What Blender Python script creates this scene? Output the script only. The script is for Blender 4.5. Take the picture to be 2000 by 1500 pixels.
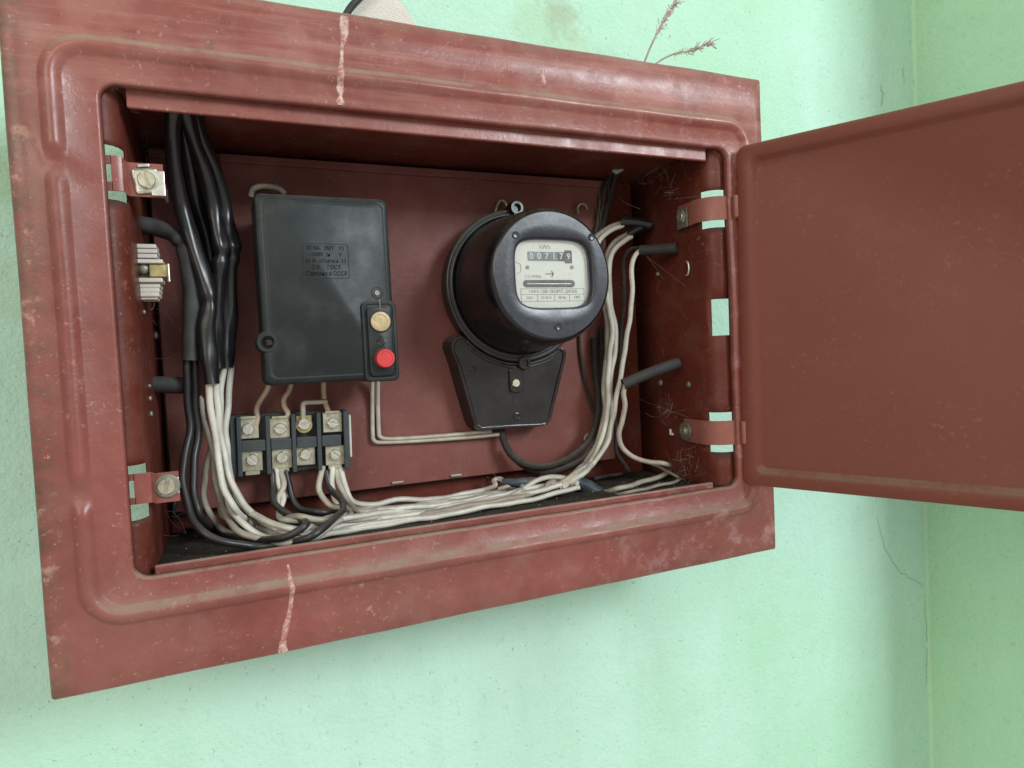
import bpy, bmesh, math, random
from mathutils import Vector, Matrix
for o in list(bpy.data.objects): bpy.data.objects.remove(o)
S = bpy.context.scene
COL = S.collection
rnd = random.Random(7)
PI = math.pi

# ------------------------------------------------------------------ camera
CAM = Vector((-0.1832, -0.497, -0.0293))
RIGHT = Vector((0.92004, -0.38872, -0.04923)).normalized()
DOWN = Vector((-0.06037, -0.01649, -0.99804)).normalized()
FWD = Vector((0.38715, 0.92121, -0.03864)).normalized()
cd = bpy.data.cameras.new('camera'); cam = bpy.data.objects.new('camera', cd); COL.objects.link(cam)
cam.matrix_world = Matrix((( RIGHT.x, -DOWN.x, -FWD.x, CAM.x), (RIGHT.y, -DOWN.y, -FWD.y, CAM.y), (RIGHT.z, -DOWN.z, -FWD.z, CAM.z), (0, 0, 0, 1)))
cd.sensor_width = 36; cd.lens = 36*1250/2000; cd.clip_start = .01; cd.clip_end = 50
S.camera = cam
# ------------------------------------------------------------------ light
w = bpy.data.worlds.new('World'); S.world = w; w.use_nodes = True
w.node_tree.nodes['Background'].inputs[0].default_value = (1.0, .96, .85, 1)
w.node_tree.nodes['Background'].inputs[1].default_value = .52
def area(name, loc, tgt, sx, sy, power, col):
    l = bpy.data.lights.new(name, 'AREA'); l.shape = 'RECTANGLE'; l.size = sx; l.size_y = sy; l.energy = power; l.color = col
    o = bpy.data.objects.new(name, l); COL.objects.link(o); o.location = loc
    o.rotation_euler = (Vector(tgt)-Vector(loc)).to_track_quat('-Z', 'Y').to_euler()
area('window_light', (2.35, -3.6, 1.80), (.05, 0, 0), 1.4, 1.3, 140, (.86, .96, 1.0))
area('warm_fill', (-1.7, -2.1, 1.2), (0, 0, 0), 1.6, 1.6, 24, (1.0, .95, .80))  # added fill lamp, no such source in view; lifts the shadowed left side
S.view_settings.view_transform = 'Standard'; S.view_settings.look = 'None'
S.view_settings.exposure = 0.22; S.view_settings.gamma = 1

# ------------------------------------------------------------------ helpers
def ray(px, py):
    return RIGHT*((px-1000)/1250) + DOWN*((py-750)/1250) + FWD
def at(px, py, Y):
    d = ray(px, py); return CAM + d*((Y-CAM.y)/d.y)
def atx(px, py, X):
    d = ray(px, py); return CAM + d*((X-CAM.x)/d.x)
def atz(px, py, Z):
    d = ray(px, py); return CAM + d*((Z-CAM.z)/d.z)

def thing(name, label, cat, loc=(0, 0, 0), group=None):
    o = bpy.data.objects.new(name, None); COL.objects.link(o); o.location = loc
    o.empty_display_size = .02; o['label'] = label; o['category'] = cat
    if group: o['group'] = group
    return o
def attach(o, parent):
    o.parent = parent
    if parent.parent is None: o.matrix_parent_inverse = Matrix.Translation(-Vector(parent.location))
def obj(name, bm, mat, parent=None, smooth=False, label=None, cat=None, group=None, kind=None, angle=None):
    me = bpy.data.meshes.new(name)
    loc = Vector((0, 0, 0))
    if isinstance(bm, bpy.types.Mesh): me = bm
    else:
        bmesh.ops.recalc_face_normals(bm, faces=bm.faces[:])
        if parent is None and len(bm.verts):
            bm.verts.ensure_lookup_table(); loc = bm.verts[0].co.copy()
            for v in bm.verts: v.co -= loc
        bm.to_mesh(me); bm.free()
    me.materials.clear()
    for q in (mat if isinstance(mat, tuple) else (mat,)): me.materials.append(q)
    if smooth:
        for p in me.polygons: p.use_smooth = True
        if angle is not None and hasattr(me, 'set_sharp_from_angle'): me.set_sharp_from_angle(angle=math.radians(angle))
    o = bpy.data.objects.new(name, me); COL.objects.link(o); o.location = loc
    if parent is not None: attach(o, parent)
    if label: o['label'] = label
    if cat: o['category'] = cat
    if group: o['group'] = group
    if kind: o['kind'] = kind
    return o
def box(bm, x0, x1, y0, y1, z0, z1, bev=0, M=None, seg=2):
    vs = [bm.verts.new((x, y, z)) for x in (x0, x1) for y in (y0, y1) for z in (z0, z1)]
    fs = [(0,1,3,2), (4,6,7,5), (0,4,5,1), (2,3,7,6), (0,2,6,4), (1,5,7,3)]
    F = [bm.faces.new([vs[i] for i in f]) for f in fs]
    if bev:
        es = list({e for f in F for e in f.edges})
        r = bmesh.ops.bevel(bm, geom=es, offset=bev, segments=seg, profile=.5, affect='EDGES')
        vs = list({v for f in r['faces'] for v in f.verts} | {v for v in vs if v.is_valid})
    if M is not None:
        for v in vs: v.co = M @ v.co
    return vs
def loft(bm, loops, close=True, cap0=False, cap1=False):
    R = [[bm.verts.new(p) for p in L] for L in loops]
    n = len(R[0])
    for a, b in zip(R[:-1], R[1:]):
        for i in range(n if close else n-1):
            j = (i+1) % n
            bm.faces.new((a[i], a[j], b[j], b[i]))
    if cap0: bm.faces.new(R[0][::-1])
    if cap1: bm.faces.new(R[-1])
    return R
def catmull(P, k=6):
    P = [Vector(p) for p in P]
    if len(P) < 3: return P
    Q = [P[0]*2-P[1]] + P + [P[-1]*2-P[-2]]
    out = []
    for i in range(1, len(Q)-2):
        p0, p1, p2, p3 = Q[i-1:i+3]
        t0 = 0; t1 = t0+max((p1-p0).length, 1e-6)**.5; t2 = t1+max((p2-p1).length, 1e-6)**.5; t3 = t2+max((p3-p2).length, 1e-6)**.5
        for s in range(k):
            t = t1+(t2-t1)*s/k
            A1 = p0*((t1-t)/(t1-t0))+p1*((t-t0)/(t1-t0)); A2 = p1*((t2-t)/(t2-t1))+p2*((t-t1)/(t2-t1)); A3 = p2*((t3-t)/(t3-t2))+p3*((t-t2)/(t3-t2))
            B1 = A1*((t2-t)/(t2-t0))+A2*((t-t0)/(t2-t0)); B2 = A2*((t3-t)/(t3-t1))+A3*((t-t1)/(t3-t1))
            out.append(B1*((t2-t)/(t2-t1))+B2*((t-t1)/(t2-t1)))
    out.append(P[-1]); return out
def tube(bm, P, r, n=8, k=6, crease=0, hollow=False, wobble=0):
    C = catmull(P, k); m = len(C)
    if wobble:
        f1, f2, f3 = rnd.uniform(0, 9), rnd.uniform(0, 9), rnd.uniform(0, 9)
        acc = 0
        for i in range(1, m-1):
            acc += (C[i]-C[i-1]).length; C[i] = C[i]+Vector((math.sin(acc*75+f1)+.5*math.sin(acc*190+f2), math.sin(acc*80+f2), math.sin(acc*65+f3)+.5*math.sin(acc*170+f1)))*wobble
    rad = r if callable(r) else (lambda t: r)
    T = [(C[min(i+1, m-1)]-C[max(i-1, 0)]).normalized() for i in range(m)]
    up = T[0].orthogonal().normalized(); loops = []
    for i in range(m):
        up = (up - T[i]*up.dot(T[i])).normalized(); bi = T[i].cross(up); rr = rad(i/(m-1))
        L_ = []
        for q in range(n):
            a = 2*PI*q/n; ra = rr
            if crease:
                t_ = i/(m-1); ra = rr*(1+crease*(math.cos(2*a+2.2*math.sin(t_*7))+.55*math.cos(3*a+3*t_*5)+.3*math.cos(5*a-t_*17)))
            L_.append(C[i] + up*(math.cos(a)*ra) + bi*(math.sin(a)*ra))
        loops.append(L_)
    if hollow:
        L0 = [C[-1]+(p-C[-1])*.78 for p in loops[-1]]; L1 = [p - T[-1]*.008 for p in L0]
        A0 = [C[0]+(p-C[0])*.78 for p in loops[0]]; A1 = [p + T[0]*.008 for p in A0]
        loops = [A1, A0] + loops + [L0, L1]
    loft(bm, loops, True, True, True)
def basis(n, up=(0, 0, 1)):
    n = Vector(n).normalized(); u = Vector(up)
    if abs(n.dot(u)) > .95: u = Vector((1, 0, 0))
    x = u.cross(n).normalized(); y = n.cross(x)
    return Matrix(((x.x, y.x, n.x, 0), (x.y, y.y, n.y, 0), (x.z, y.z, n.z, 0), (0, 0, 0, 1)))
def disc(bm, c, n, prof, seg=20):
    """lathe: prof = [(radius, height along n)...]"""
    B = Matrix.Translation(c) @ basis(n)
    loops = [[B @ Vector((r*math.cos(2*PI*i/seg), r*math.sin(2*PI*i/seg), h)) for i in range(seg)] for r, h in prof]
    loft(bm, loops, True, True, True)
def screw_bm(c, n, r, ang, h=None, bm=None):
    """slotted head: a low disc with two raised D-shaped halves"""
    bm = bm or bmesh.new(); h = h or r*.55
    disc(bm, c, n, [(r, -.0015), (r, h*.35)], 20)
    bm.faces.ensure_lookup_table(); bm.faces[-1].material_index = 1
    B = Matrix.Translation(c) @ basis(n) @ Matrix.Rotation(ang, 4, 'Z')
    g = r*.23
    for s in (-1, 1):
        a0 = math.asin(g/r); pts = []
        for i in range(11):
            a = a0+(PI-2*a0)*i/10; pts.append((r*math.cos(a), s*r*math.sin(a)))
        top = [(x*.88, s*g+(y-s*g)*.88) for x, y in pts]
        loft(bm, [[B @ Vector((x, y, h*.3)) for x, y in pts], [B @ Vector((x, y, h*.8)) for x, y in pts], [B @ Vector((x, y, h)) for x, y in top]], True, True, True)
    return bm
def rrect(cx, cz, hw, hh, r, ns=40, na=8):
    r = max(r, 1e-4); pts = []
    cs = [(cx+hw-r, cz+hh-r, 0), (cx-hw+r, cz+hh-r, 90), (cx-hw+r, cz-hh+r, 180), (cx+hw-r, cz-hh+r, 270)]
    for k in range(4):
        x, z, a0 = cs[k]; nx, nz, _ = cs[(k+1) % 4]
        arc = [(x+r*math.cos(math.radians(a0+90*i/na)), z+r*math.sin(math.radians(a0+90*i/na))) for i in range(na+1)]
        pts += arc
        ex, ez = arc[-1]; a1 = math.radians(a0+90)
        sx, sz = nx+r*math.cos(a1), nz+r*math.sin(a1)
        for i in range(1, ns): pts.append((ex+(sx-ex)*i/ns, ez+(sz-ez)*i/ns))
    return pts
def text(s, size, loc, mat, parent, name='lettering', rot=0, ax='CENTER', sx=1.0, thick=0.0, N=(0, -1, 0)):
    cu = bpy.data.curves.new(name, 'FONT'); cu.body = s; cu.size = size; cu.align_x = ax; cu.align_y = 'CENTER'; cu.resolution_u = 3; cu.offset = thick
    t = bpy.data.objects.new(name, cu); COL.objects.link(t)
    bpy.context.view_layer.update()
    me = bpy.data.meshes.new_from_object(t.evaluated_get(bpy.context.evaluated_depsgraph_get()))
    bpy.data.objects.remove(t)
    me.transform(Matrix.Translation(loc) @ Matrix.Rotation(PI/2, 4, 'X') @ Matrix.Rotation(rot, 4, 'Z') @ Matrix.Diagonal((sx, 1, 1, 1)))
    return obj(name, me, mat, parent)

# ------------------------------------------------------------------ materials
def mat(name):
    m = bpy.data.materials.new(name); m.use_nodes = True; nt = m.node_tree; b = nt.nodes['Principled BSDF']
    return m, nt, b
def N(nt, t, **k):
    n = nt.nodes.new(t)
    for a, v in k.items(): setattr(n, a, v)
    return n
def noise(nt, co, scale, detail=4, rough=.55, sc=None):
    n = N(nt, 'ShaderNodeTexNoise'); n.inputs['Scale'].default_value = scale; n.inputs['Detail'].default_value = detail; n.inputs['Roughness'].default_value = rough
    if sc:
        mp = N(nt, 'ShaderNodeMapping'); mp.inputs['Scale'].default_value = sc; nt.links.new(co, mp.inputs['Vector']); co = mp.outputs[0]
    nt.links.new(co, n.inputs['Vector']); return n.outputs['Fac']
def ramp(nt, f, a, b, c0=(0, 0, 0, 1), c1=(1, 1, 1, 1)):
    r = N(nt, 'ShaderNodeValToRGB'); r.color_ramp.elements[0].position = a; r.color_ramp.elements[1].position = b
    r.color_ramp.elements[0].color = c0; r.color_ramp.elements[1].color = c1
    nt.links.new(f, r.inputs[0]); return r.outputs[0]
def mix(nt, fac, a, b, blend='MIX'):
    m = N(nt, 'ShaderNodeMix', data_type='RGBA', blend_type=blend)
    for i, v in ((0, fac), (6, a), (7, b)):
        if isinstance(v, (int, float)): m.inputs[i].default_value = v
        elif isinstance(v, tuple): m.inputs[i].default_value = (*v[:3], 1)
        else: nt.links.new(v, m.inputs[i])
    return m.outputs[2]
def mul(nt, a, b, op='MULTIPLY'):
    m = N(nt, 'ShaderNodeMath', operation=op)
    for i, v in ((0, a), (1, b)):
        if isinstance(v, (int, float)): m.inputs[i].default_value = v
        else: nt.links.new(v, m.inputs[i])
    m.use_clamp = True
    return m.outputs[0]
def bump(nt, b, h, strength=.3, dist=.001):
    n = N(nt, 'ShaderNodeBump'); n.inputs['Strength'].default_value = strength; n.inputs['Distance'].default_value = dist
    nt.links.new(h, n.inputs['Height']); nt.links.new(n.outputs[0], b.inputs['Normal'])
def geo(nt):
    g = N(nt, 'ShaderNodeNewGeometry'); return g.outputs['Position'], g.outputs['Normal']
def upness(nt, nrm, a, b):
    s = N(nt, 'ShaderNodeSeparateXYZ'); nt.links.new(nrm, s.inputs[0]); return ramp(nt, s.outputs[2], a, b)

def paint(name, base, dark, wipes=False, dust=(.27, .21, .16), dustamt=.9, rough=.45, scuff=1.0, edge=False, spec=.4, up=(.25, .7), haze_amt=.15, bk=.22, fine=.35):
    m, nt, b = mat(name); P, Nn = geo(nt)
    c = mix(nt, ramp(nt, noise(nt, P, 9, 5), .35, .7), base, dark)
    c = mix(nt, mul(nt, ramp(nt, noise(nt, P, 60, 6, .65), .45, .75), fine), c, tuple(min(1, v*1.35+.01) for v in base))
    if wipes:   # dry cloth wipes on the top rail: pale streaks along x
        st = ramp(nt, noise(nt, P, 1, 6, .65, (5, 20, 75)), .48, .68)
        sep = N(nt, 'ShaderNodeSeparateXYZ'); nt.links.new(P, sep.inputs[0])
        c = mix(nt, mul(nt, mul(nt, st, ramp(nt, sep.outputs[2], .12, .2)), .42), c, (.50, .27, .23))
        c = mix(nt, mul(nt, mul(nt, ramp(nt, noise(nt, P, 14, 5), .52, .62), ramp(nt, sep.outputs[2], .15, .2)), .3), c, (.42, .19, .15))
    if edge:    # grime, rust patches and chalky frost on the frame
        sep = N(nt, 'ShaderNodeSeparateXYZ'); nt.links.new(P, sep.inputs[0])
        ax = N(nt, 'ShaderNodeMath', operation='ABSOLUTE'); nt.links.new(sep.outputs[0], ax.inputs[0])
        lf = ramp(nt, mul(nt, sep.outputs[0], -1.0), .292, .3105)
        c = mix(nt, mul(nt, mul(nt, lf, ramp(nt, noise(nt, P, 70, 7, .75), .42, .58)), .9), c, (.085, .055, .032))
        c = mix(nt, mul(nt, mul(nt, lf, ramp(nt, noise(nt, P, 48, 6, .7), .58, .64)), .7), c, (.50, .30, .22))
        c = mix(nt, mul(nt, ramp(nt, noise(nt, P, 7, 5, .6), .48, .68), .38), c, (.27, .125, .10))
        c = mix(nt, mul(nt, ramp(nt, noise(nt, P, 19, 7, .7), .60, .66), .35), c, (.20, .085, .055))
        fz = mul(nt, ramp(nt, noise(nt, P, 34, 7, .72), .53, .64), ramp(nt, sep.outputs[0], -.05, .30))
        c = mix(nt, mul(nt, fz, .42), c, (.52, .34, .35))
        for (sx_, sz_, sr) in ((-.1895, .1985, .0085), (-.074, .2010, .0075), (-.306, .215, .016), (-.300, -.2125, .008)):
            vm = N(nt, 'ShaderNodeVectorMath', operation='DISTANCE'); nt.links.new(P, vm.inputs[0]); vm.inputs[1].default_value = (sx_, 0, sz_)
            dd = mul(nt, mul(nt, vm.outputs['Value'], 1/sr/2), mul(nt, noise(nt, P, 130, 6, .7), 1.6), 'ADD')
            c = mix(nt, mul(nt, ramp(nt, dd, .93, 1.0, (1, 1, 1, 1), (0, 0, 0, 1)), .8), c, (.155, .065, .035))
    sc = mul(nt, ramp(nt, noise(nt, P, 210, 3, .6), .60, .68), ramp(nt, noise(nt, P, 16, 3), .45, .62))
    c = mix(nt, mul(nt, sc, .32*scuff), c, (.55, .38, .34))
    sp = mul(nt, ramp(nt, noise(nt, P, 380, 2, .5), .70, .73), ramp(nt, noise(nt, P, 28, 3), .42, .55))
    c = mix(nt, mul(nt, sp, .28*scuff), c, (.6, .5, .44))
    du = mul(nt, upness(nt, Nn, *up), ramp(nt, noise(nt, P, 38, 7, .75), .28, .54))
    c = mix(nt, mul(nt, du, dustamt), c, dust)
    haze = mul(nt, ramp(nt, noise(nt, P, 24, 5, .6), .5, .75), haze_amt)
    c = mix(nt, haze, c, (.36, .22, .19))
    nt.links.new(c, b.inputs['Base Color'])
    rr = mix(nt, du, ramp(nt, noise(nt, P, 45, 4), .3, .7, (rough-.1*fine/.35,)*3+(1,), (rough+.14*fine/.35,)*3+(1,)), (.95, .95, .95))
    nt.links.new(rr, b.inputs['Roughness']); b.inputs['Specular IOR Level'].default_value = spec
    bump(nt, b, mul(nt, noise(nt, P, 300, 4), noise(nt, P, 38, 3), 'ADD'), bk, .0012)
    return m
M_frame = paint('red_brown_paint', (.240, .066, .054), (.168, .043, .035), wipes=True, edge=True, rough=.36, spec=.5, haze_amt=.22)
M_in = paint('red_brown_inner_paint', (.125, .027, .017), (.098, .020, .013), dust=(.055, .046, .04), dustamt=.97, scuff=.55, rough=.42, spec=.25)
M_plate = paint('red_brown_plate_paint', (.205, .074, .064), (.160, .055, .049), dustamt=.8, scuff=.25, rough=.42, spec=.20)
M_door = paint('red_brown_door_paint', (.178, .049, .032), (.168, .044, .029), dust=(.24, .18, .13), dustamt=.55, scuff=.30, rough=.46, spec=.3, up=(.12, .45), haze_amt=.03, bk=.06, fine=.06)

M_hinge = paint('dusty_hinge_paint', (.30, .11, .085), (.24, .085, .065), scuff=.6, rough=.4, spec=.4)
def plain(name, col, rough=.4, metal=0, var=.25, scale=60, spec=.5, dust=None, bumpy=0, up=(.3, .9)):
    m, nt, b = mat(name); P, Nn = geo(nt)
    c = mix(nt, ramp(nt, noise(nt, P, scale, 5, .6), .3, .7), tuple(v*(1-var) for v in col), tuple(min(1, v*(1+var*.6)) for v in col))
    if dust:
        d = mul(nt, upness(nt, Nn, *up), ramp(nt, noise(nt, P, 90, 5, .7), .2, .6))
        g = mul(nt, ramp(nt, noise(nt, P, 35, 5, .65), .5, .8), .20)
        c = mix(nt, mul(nt, d, g, 'MAXIMUM'), c, dust)
    nt.links.new(c, b.inputs['Base Color'])
    rr = ramp(nt, noise(nt, P, scale*1.7, 4), .3, .7, (max(.02, rough-.05),)*3+(1,), (min(1, rough+.07),)*3+(1,))
    nt.links.new(rr, b.inputs['Roughness'])
    b.inputs['Metallic'].default_value = metal; b.inputs['Specular IOR Level'].default_value = spec
    if bumpy: bump(nt, b, noise(nt, P, 260, 4), bumpy, .0008)
    return m
M_switch = plain('grey_green_bakelite', (.012, .017, .019), .46, spec=.36, dust=(.12, .12, .11), scale=30, var=.18, bumpy=.15)
M_switchb = plain('black_bakelite_base', (.010, .011, .012), .35, dust=(.06, .055, .05))
M_meter = plain('black_gloss_bakelite', (.008, .008, .009), .20, dust=(.075, .062, .045), var=.3, up=(.35, 1.0))
M_face = plain('scuffed_meter_face', (.018, .020, .034), .30, dust=(.11, .11, .13), scale=45, var=.4, bumpy=.1)  # blue tint puts the sky reflection from the window into the base colour
M_cover = plain('dusty_terminal_cover', (.017, .0155, .016), .20, dust=(.08, .07, .065), scale=40, var=.4, bumpy=.08)
M_rim = plain('worn_black_rim', (.03, .03, .03), .3, dust=(.14, .13, .11))
M_dial = plain('dial_card', (.90, .93, .84), .5, var=.04)
M_ink = plain('dial_ink', (.05, .05, .055), .6)
M_inkf = plain('faded_ink', (.30, .29, .30), .6)
M_inkred = plain('faded_red_ink', (.50, .30, .27), .6)
M_drum_glare = plain('counter_drum', (.17, .21, .21), .4)  # lighter grey puts the pane's reflection into the left drums' colour
M_drumd = plain('counter_drum_dark', (.02, .022, .022), .4)
M_digit = plain('digit_white', (.85, .87, .85), .5, var=.03)
M_slot = plain('disc_window_dark', (.035, .04, .04), .4)
M_alu = plain('aluminium_disc', (.75, .75, .74), .25, 1, var=.1)
M_zinc = plain('dull_zinc', (.50, .475, .37), .42, .75, scale=120, var=.3, bumpy=.15)
M_brass = plain('yellowed_brass', (.50, .42, .20), .45, .7, scale=150, var=.35)
M_steel = plain('bright_steel', (.66, .65, .60), .33, .9, scale=150, var=.25)
M_dullsteel = plain('dull_steel', (.30, .29, .25), .5, .7, scale=120, var=.3)
M_floor = plain('dusty_cabinet_floor', (.050, .042, .037), .95, scale=55, var=.4, spec=.1, bumpy=.4)
M_black = plain('black_block', (.040, .050, .056), .45, dust=(.10, .105, .11), up=(.2, .9), scale=80, bumpy=.2)
M_pvc = plain('black_pvc_sleeve', (.012, .012, .014), .30, dust=(.035, .035, .038), scale=50, var=.3, spec=.55)
M_rubber = plain('grey_black_rubber', (.032, .032, .034), .62, dust=(.07, .065, .06))
M_white = plain('white_wire_insulation', (.62, .60, .54), .48, dust=(.36, .33, .28), scale=60, var=.22)
M_cream = plain('aged_cream_insulation', (.46, .425, .355), .55, dust=(.28, .25, .20), scale=60, var=.28)
M_grime = plain('grimy_beige_insulation', (.33, .29, .24), .6, dust=(.22, .19, .15), scale=70, var=.25)
M_blackw = plain('black_wire_insulation', (.020, .020, .021), .38, dust=(.07, .065, .06))
M_tan = plain('tan_wire_insulation', (.50, .37, .28), .5, var=.2)
M_fabric = plain('dusty_black_cable', (.028, .024, .021), .8, dust=(.10, .085, .07), scale=300, var=.5, bumpy=.4)
M_blue = plain('blue_black_tape', (.028, .042, .055), .5, dust=(.085, .095, .105), scale=90, var=.3)
M_paledirty = plain('dirty_white_plastic', (.62, .58, .53), .55, dust=(.4, .36, .3), scale=110, var=.15)
M_red = plain('red_button', (.56, .040, .045), .35, var=.15)
M_yell = plain('yellowed_button', (.50, .40, .22), .45, var=.3, scale=200)
M_putty = plain('grey_putty', (.34, .36, .34), .8, var=.3, bumpy=.5)
m, nt, b = mat('pale_paint_drip'); M_drip = m; P_, _n = geo(nt)
nt.links.new(mix(nt, ramp(nt, noise(nt, P_, 220, 5, .7), .40, .66), (.34, .12, .10), (.60, .46, .43)), b.inputs['Base Color']); b.inputs['Roughness'].default_value = .55
M_web = plain('cobweb', (.33, .28, .24), .9)
M_twig = plain('dry_twig', (.38, .31, .26), .9, var=.3)
M_seed = plain('dry_pink_brown_fibre', (.54, .43, .38), .9, var=.3, scale=400)
M_grimeslot = plain('grimy_slot', (.03, .026, .02), .8)
M_hole = plain('recess_shade_black', (.008, .008, .008), .6)
M_crack = plain('wall_crack', (.30, .45, .35), .9)

m, nt, b = mat('glass_pane'); M_glass = m
nt.nodes.remove(b); tr = N(nt, 'ShaderNodeBsdfTransparent'); gl = N(nt, 'ShaderNodeBsdfGlossy'); gl.inputs['Roughness'].default_value = .06
fr = N(nt, 'ShaderNodeFresnel'); fr.inputs[0].default_value = 1.5; ms = N(nt, 'ShaderNodeMixShader')
nt.links.new(fr.outputs[0], ms.inputs[0]); nt.links.new(tr.outputs[0], ms.inputs[1]); nt.links.new(gl.outputs[0], ms.inputs[2])
df = N(nt, 'ShaderNodeBsdfDiffuse'); df.inputs[0].default_value = (.8, .82, .84, 1); m2 = N(nt, 'ShaderNodeMixShader'); Pg, _g = geo(nt)
nt.links.new(ramp(nt, noise(nt, Pg, 55, 5, .65), .35, .7, (.015, .015, .015, 1), (.10, .10, .10, 1)), m2.inputs[0]); nt.links.new(ms.outputs[0], m2.inputs[1]); nt.links.new(df.outputs[0], m2.inputs[2])
nt.links.new(m2.outputs[0], nt.nodes['Material Output'].inputs[0])

def wallmat(name, c0, c1, seed, stains=()):
    m, nt, b = mat(name); P, Nn = geo(nt)
    mp = N(nt, 'ShaderNodeMapping'); mp.inputs['Location'].default_value = (seed, seed*.7, 0); nt.links.new(P, mp.inputs[0]); P = mp.outputs[0]
    c = mix(nt, ramp(nt, noise(nt, P, 3.2, 6, .62), .36, .60), c0, c1)
    c = mix(nt, mul(nt, ramp(nt, noise(nt, P, 1, 6, .65, (26, 26, 5)), .50, .72), .25), c, tuple(v*.88 for v in c0))
    c = mix(nt, mul(nt, ramp(nt, noise(nt, P, 26, 6, .65), .5, .72), .22), c, tuple(v*.86 for v in c0))
    c = mix(nt, mul(nt, ramp(nt, noise(nt, P, 75, 5, .7), .60, .70), .30), c, (.30, .42, .32))
    c = mix(nt, mul(nt, ramp(nt, noise(nt, P, 190, 3, .6), .675, .72), .5), c, (.20, .27, .20))
    for (px, py, sr, am, cc) in stains:
        q = at(px, py, .145); vm = N(nt, 'ShaderNodeVectorMath', operation='DISTANCE'); nt.links.new(P, vm.inputs[0]); vm.inputs[1].default_value = q
        dd = mul(nt, mul(nt, vm.outputs['Value'], 1/sr/2), mul(nt, noise(nt, P, 40, 7, .75), 1.1), 'ADD')
        c = mix(nt, mul(nt, ramp(nt, dd, .70, .98, (1, 1, 1, 1), (0, 0, 0, 1)), am), c, cc)
    nt.links.new(c, b.inputs['Base Color']); b.inputs['Roughness'].default_value = .62; b.inputs['Specular IOR Level'].default_value = .25
    h = mul(nt, mul(nt, noise(nt, P, 230, 4, .6), .55), mul(nt, noise(nt, P, 55, 5, .6), .6), 'ADD')
    bump(nt, b, h, .6, .0040)
    return m
M_wall = wallmat('mint_wall_paint', (.435, .715, .535), (.51, .76, .655), 0, ((1095, 25, .035, .55, (.34, .36, .27)), (1060, 50, .06, .3, (.36, .52, .28)), (1130, 95, .03, .3, (.42, .55, .36)), (12, 330, .05, .4, (.33, .45, .27)), (8, 560, .04, .3, (.36, .50, .30)), (1740, 330, .05, .18, (.36, .55, .36)), (700, 1420, .04, .15, (.42, .62, .48)), (1350, 1200, .05, .15, (.42, .62, .50))))
M_wall2 = wallmat('mint_side_wall_paint', (.455, .735, .49), (.51, .77, .56), 3)

# paper with printed lines
m, nt, b = mat('printed_paper'); M_paper = m
tc = N(nt, 'ShaderNodeTexCoord'); mp = N(nt, 'ShaderNodeMapping'); mp.inputs['Rotation'].default_value = (0, math.radians(-12), 0); nt.links.new(tc.outputs['Object'], mp.inputs[0])
sx = N(nt, 'ShaderNodeSeparateXYZ'); nt.links.new(mp.outputs[0], sx.inputs[0])
wv = N(nt, 'ShaderNodeMath', operation='SINE'); q = N(nt, 'ShaderNodeMath', operation='MULTIPLY'); q.inputs[1].default_value = 2*PI/.0021
nt.links.new(sx.outputs[2], q.inputs[0]); nt.links.new(q.outputs[0], wv.inputs[0])
ln = mul(nt, ramp(nt, wv.outputs[0], .2, .5), ramp(nt, noise(nt, mp.outputs[0], 1, 2, .5, (900, 1, 300)), .4, .5))
nt.links.new(mix(nt, mul(nt, ln, .5), (.66, .62, .56), (.25, .24, .23)), b.inputs['Base Color']); b.inputs['Roughness'].default_value = .8

# ------------------------------------------------------------------ the setting
WY = .145; WX = .75
bm = bmesh.new()
vs = [bm.verts.new(p) for p in ((-2.2, WY, -1.6), (WX-.004, WY, -1.6), (WX-.004, WY, 1.6), (-2.2, WY, 1.6))]; bm.faces.new(vs)
obj('wall', bm, M_wall, kind='structure')
bm = bmesh.new()
prof = [(WX-.004, WY)] + [(WX-.004+.004*math.sin(a), WY-.004+.004*math.cos(a)) for a in [math.radians(90*i/6) for i in range(1, 7)]] + [(WX, -.135), (WX+.004, -.146), (WX+.015, -.150), (WX+.35, -.150)]
loft(bm, [[Vector((x, y, -1.6)) for x, y in prof], [Vector((x, y, 1.6)) for x, y in prof]], close=False)
obj('wall_right', bm, M_wall2, smooth=True, kind='structure')
WALL = bpy.data.objects['wall']; WALLR = bpy.data.objects['wall_right']
def crack(pts, parent, X=None, r=.00045):
    P = [at(a, b_, WY-.0002) if X is None else atx(a, b_, X-.0002) for a, b_ in pts]
    Q = []
    for i in range(len(P)-1):
        for t in range(5): Q.append(P[i].lerp(P[i+1], t/5)+Vector((rnd.gauss(0, .0009), 0, rnd.gauss(0, .0009))))
    Q.append(P[-1])
    bm = bmesh.new(); tube(bm, Q, lambda t: r*(.35+.65*math.sin(PI*min(1, max(0, t)))), 5, 2)
    o = obj('crack', bm, M_crack, None); 
    o.parent = parent; o.matrix_parent_inverse = Matrix.Translation(-parent.location)
crack([(1720, 165), (1724, 190), (1722, 207)], WALL, r=.0008)
crack([(1712, 1010), (1728, 1070), (1755, 1115), (1790, 1135), (1806, 1150)], WALL)
crack([(1805, 1160), (1812, 1260), (1808, 1340)], WALL)
crack([(1786, 20), (1789, 110), (1784, 160), (1790, 200)], WALL)
crack([(1764, 130), (1765, 165)], WALL)

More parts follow.
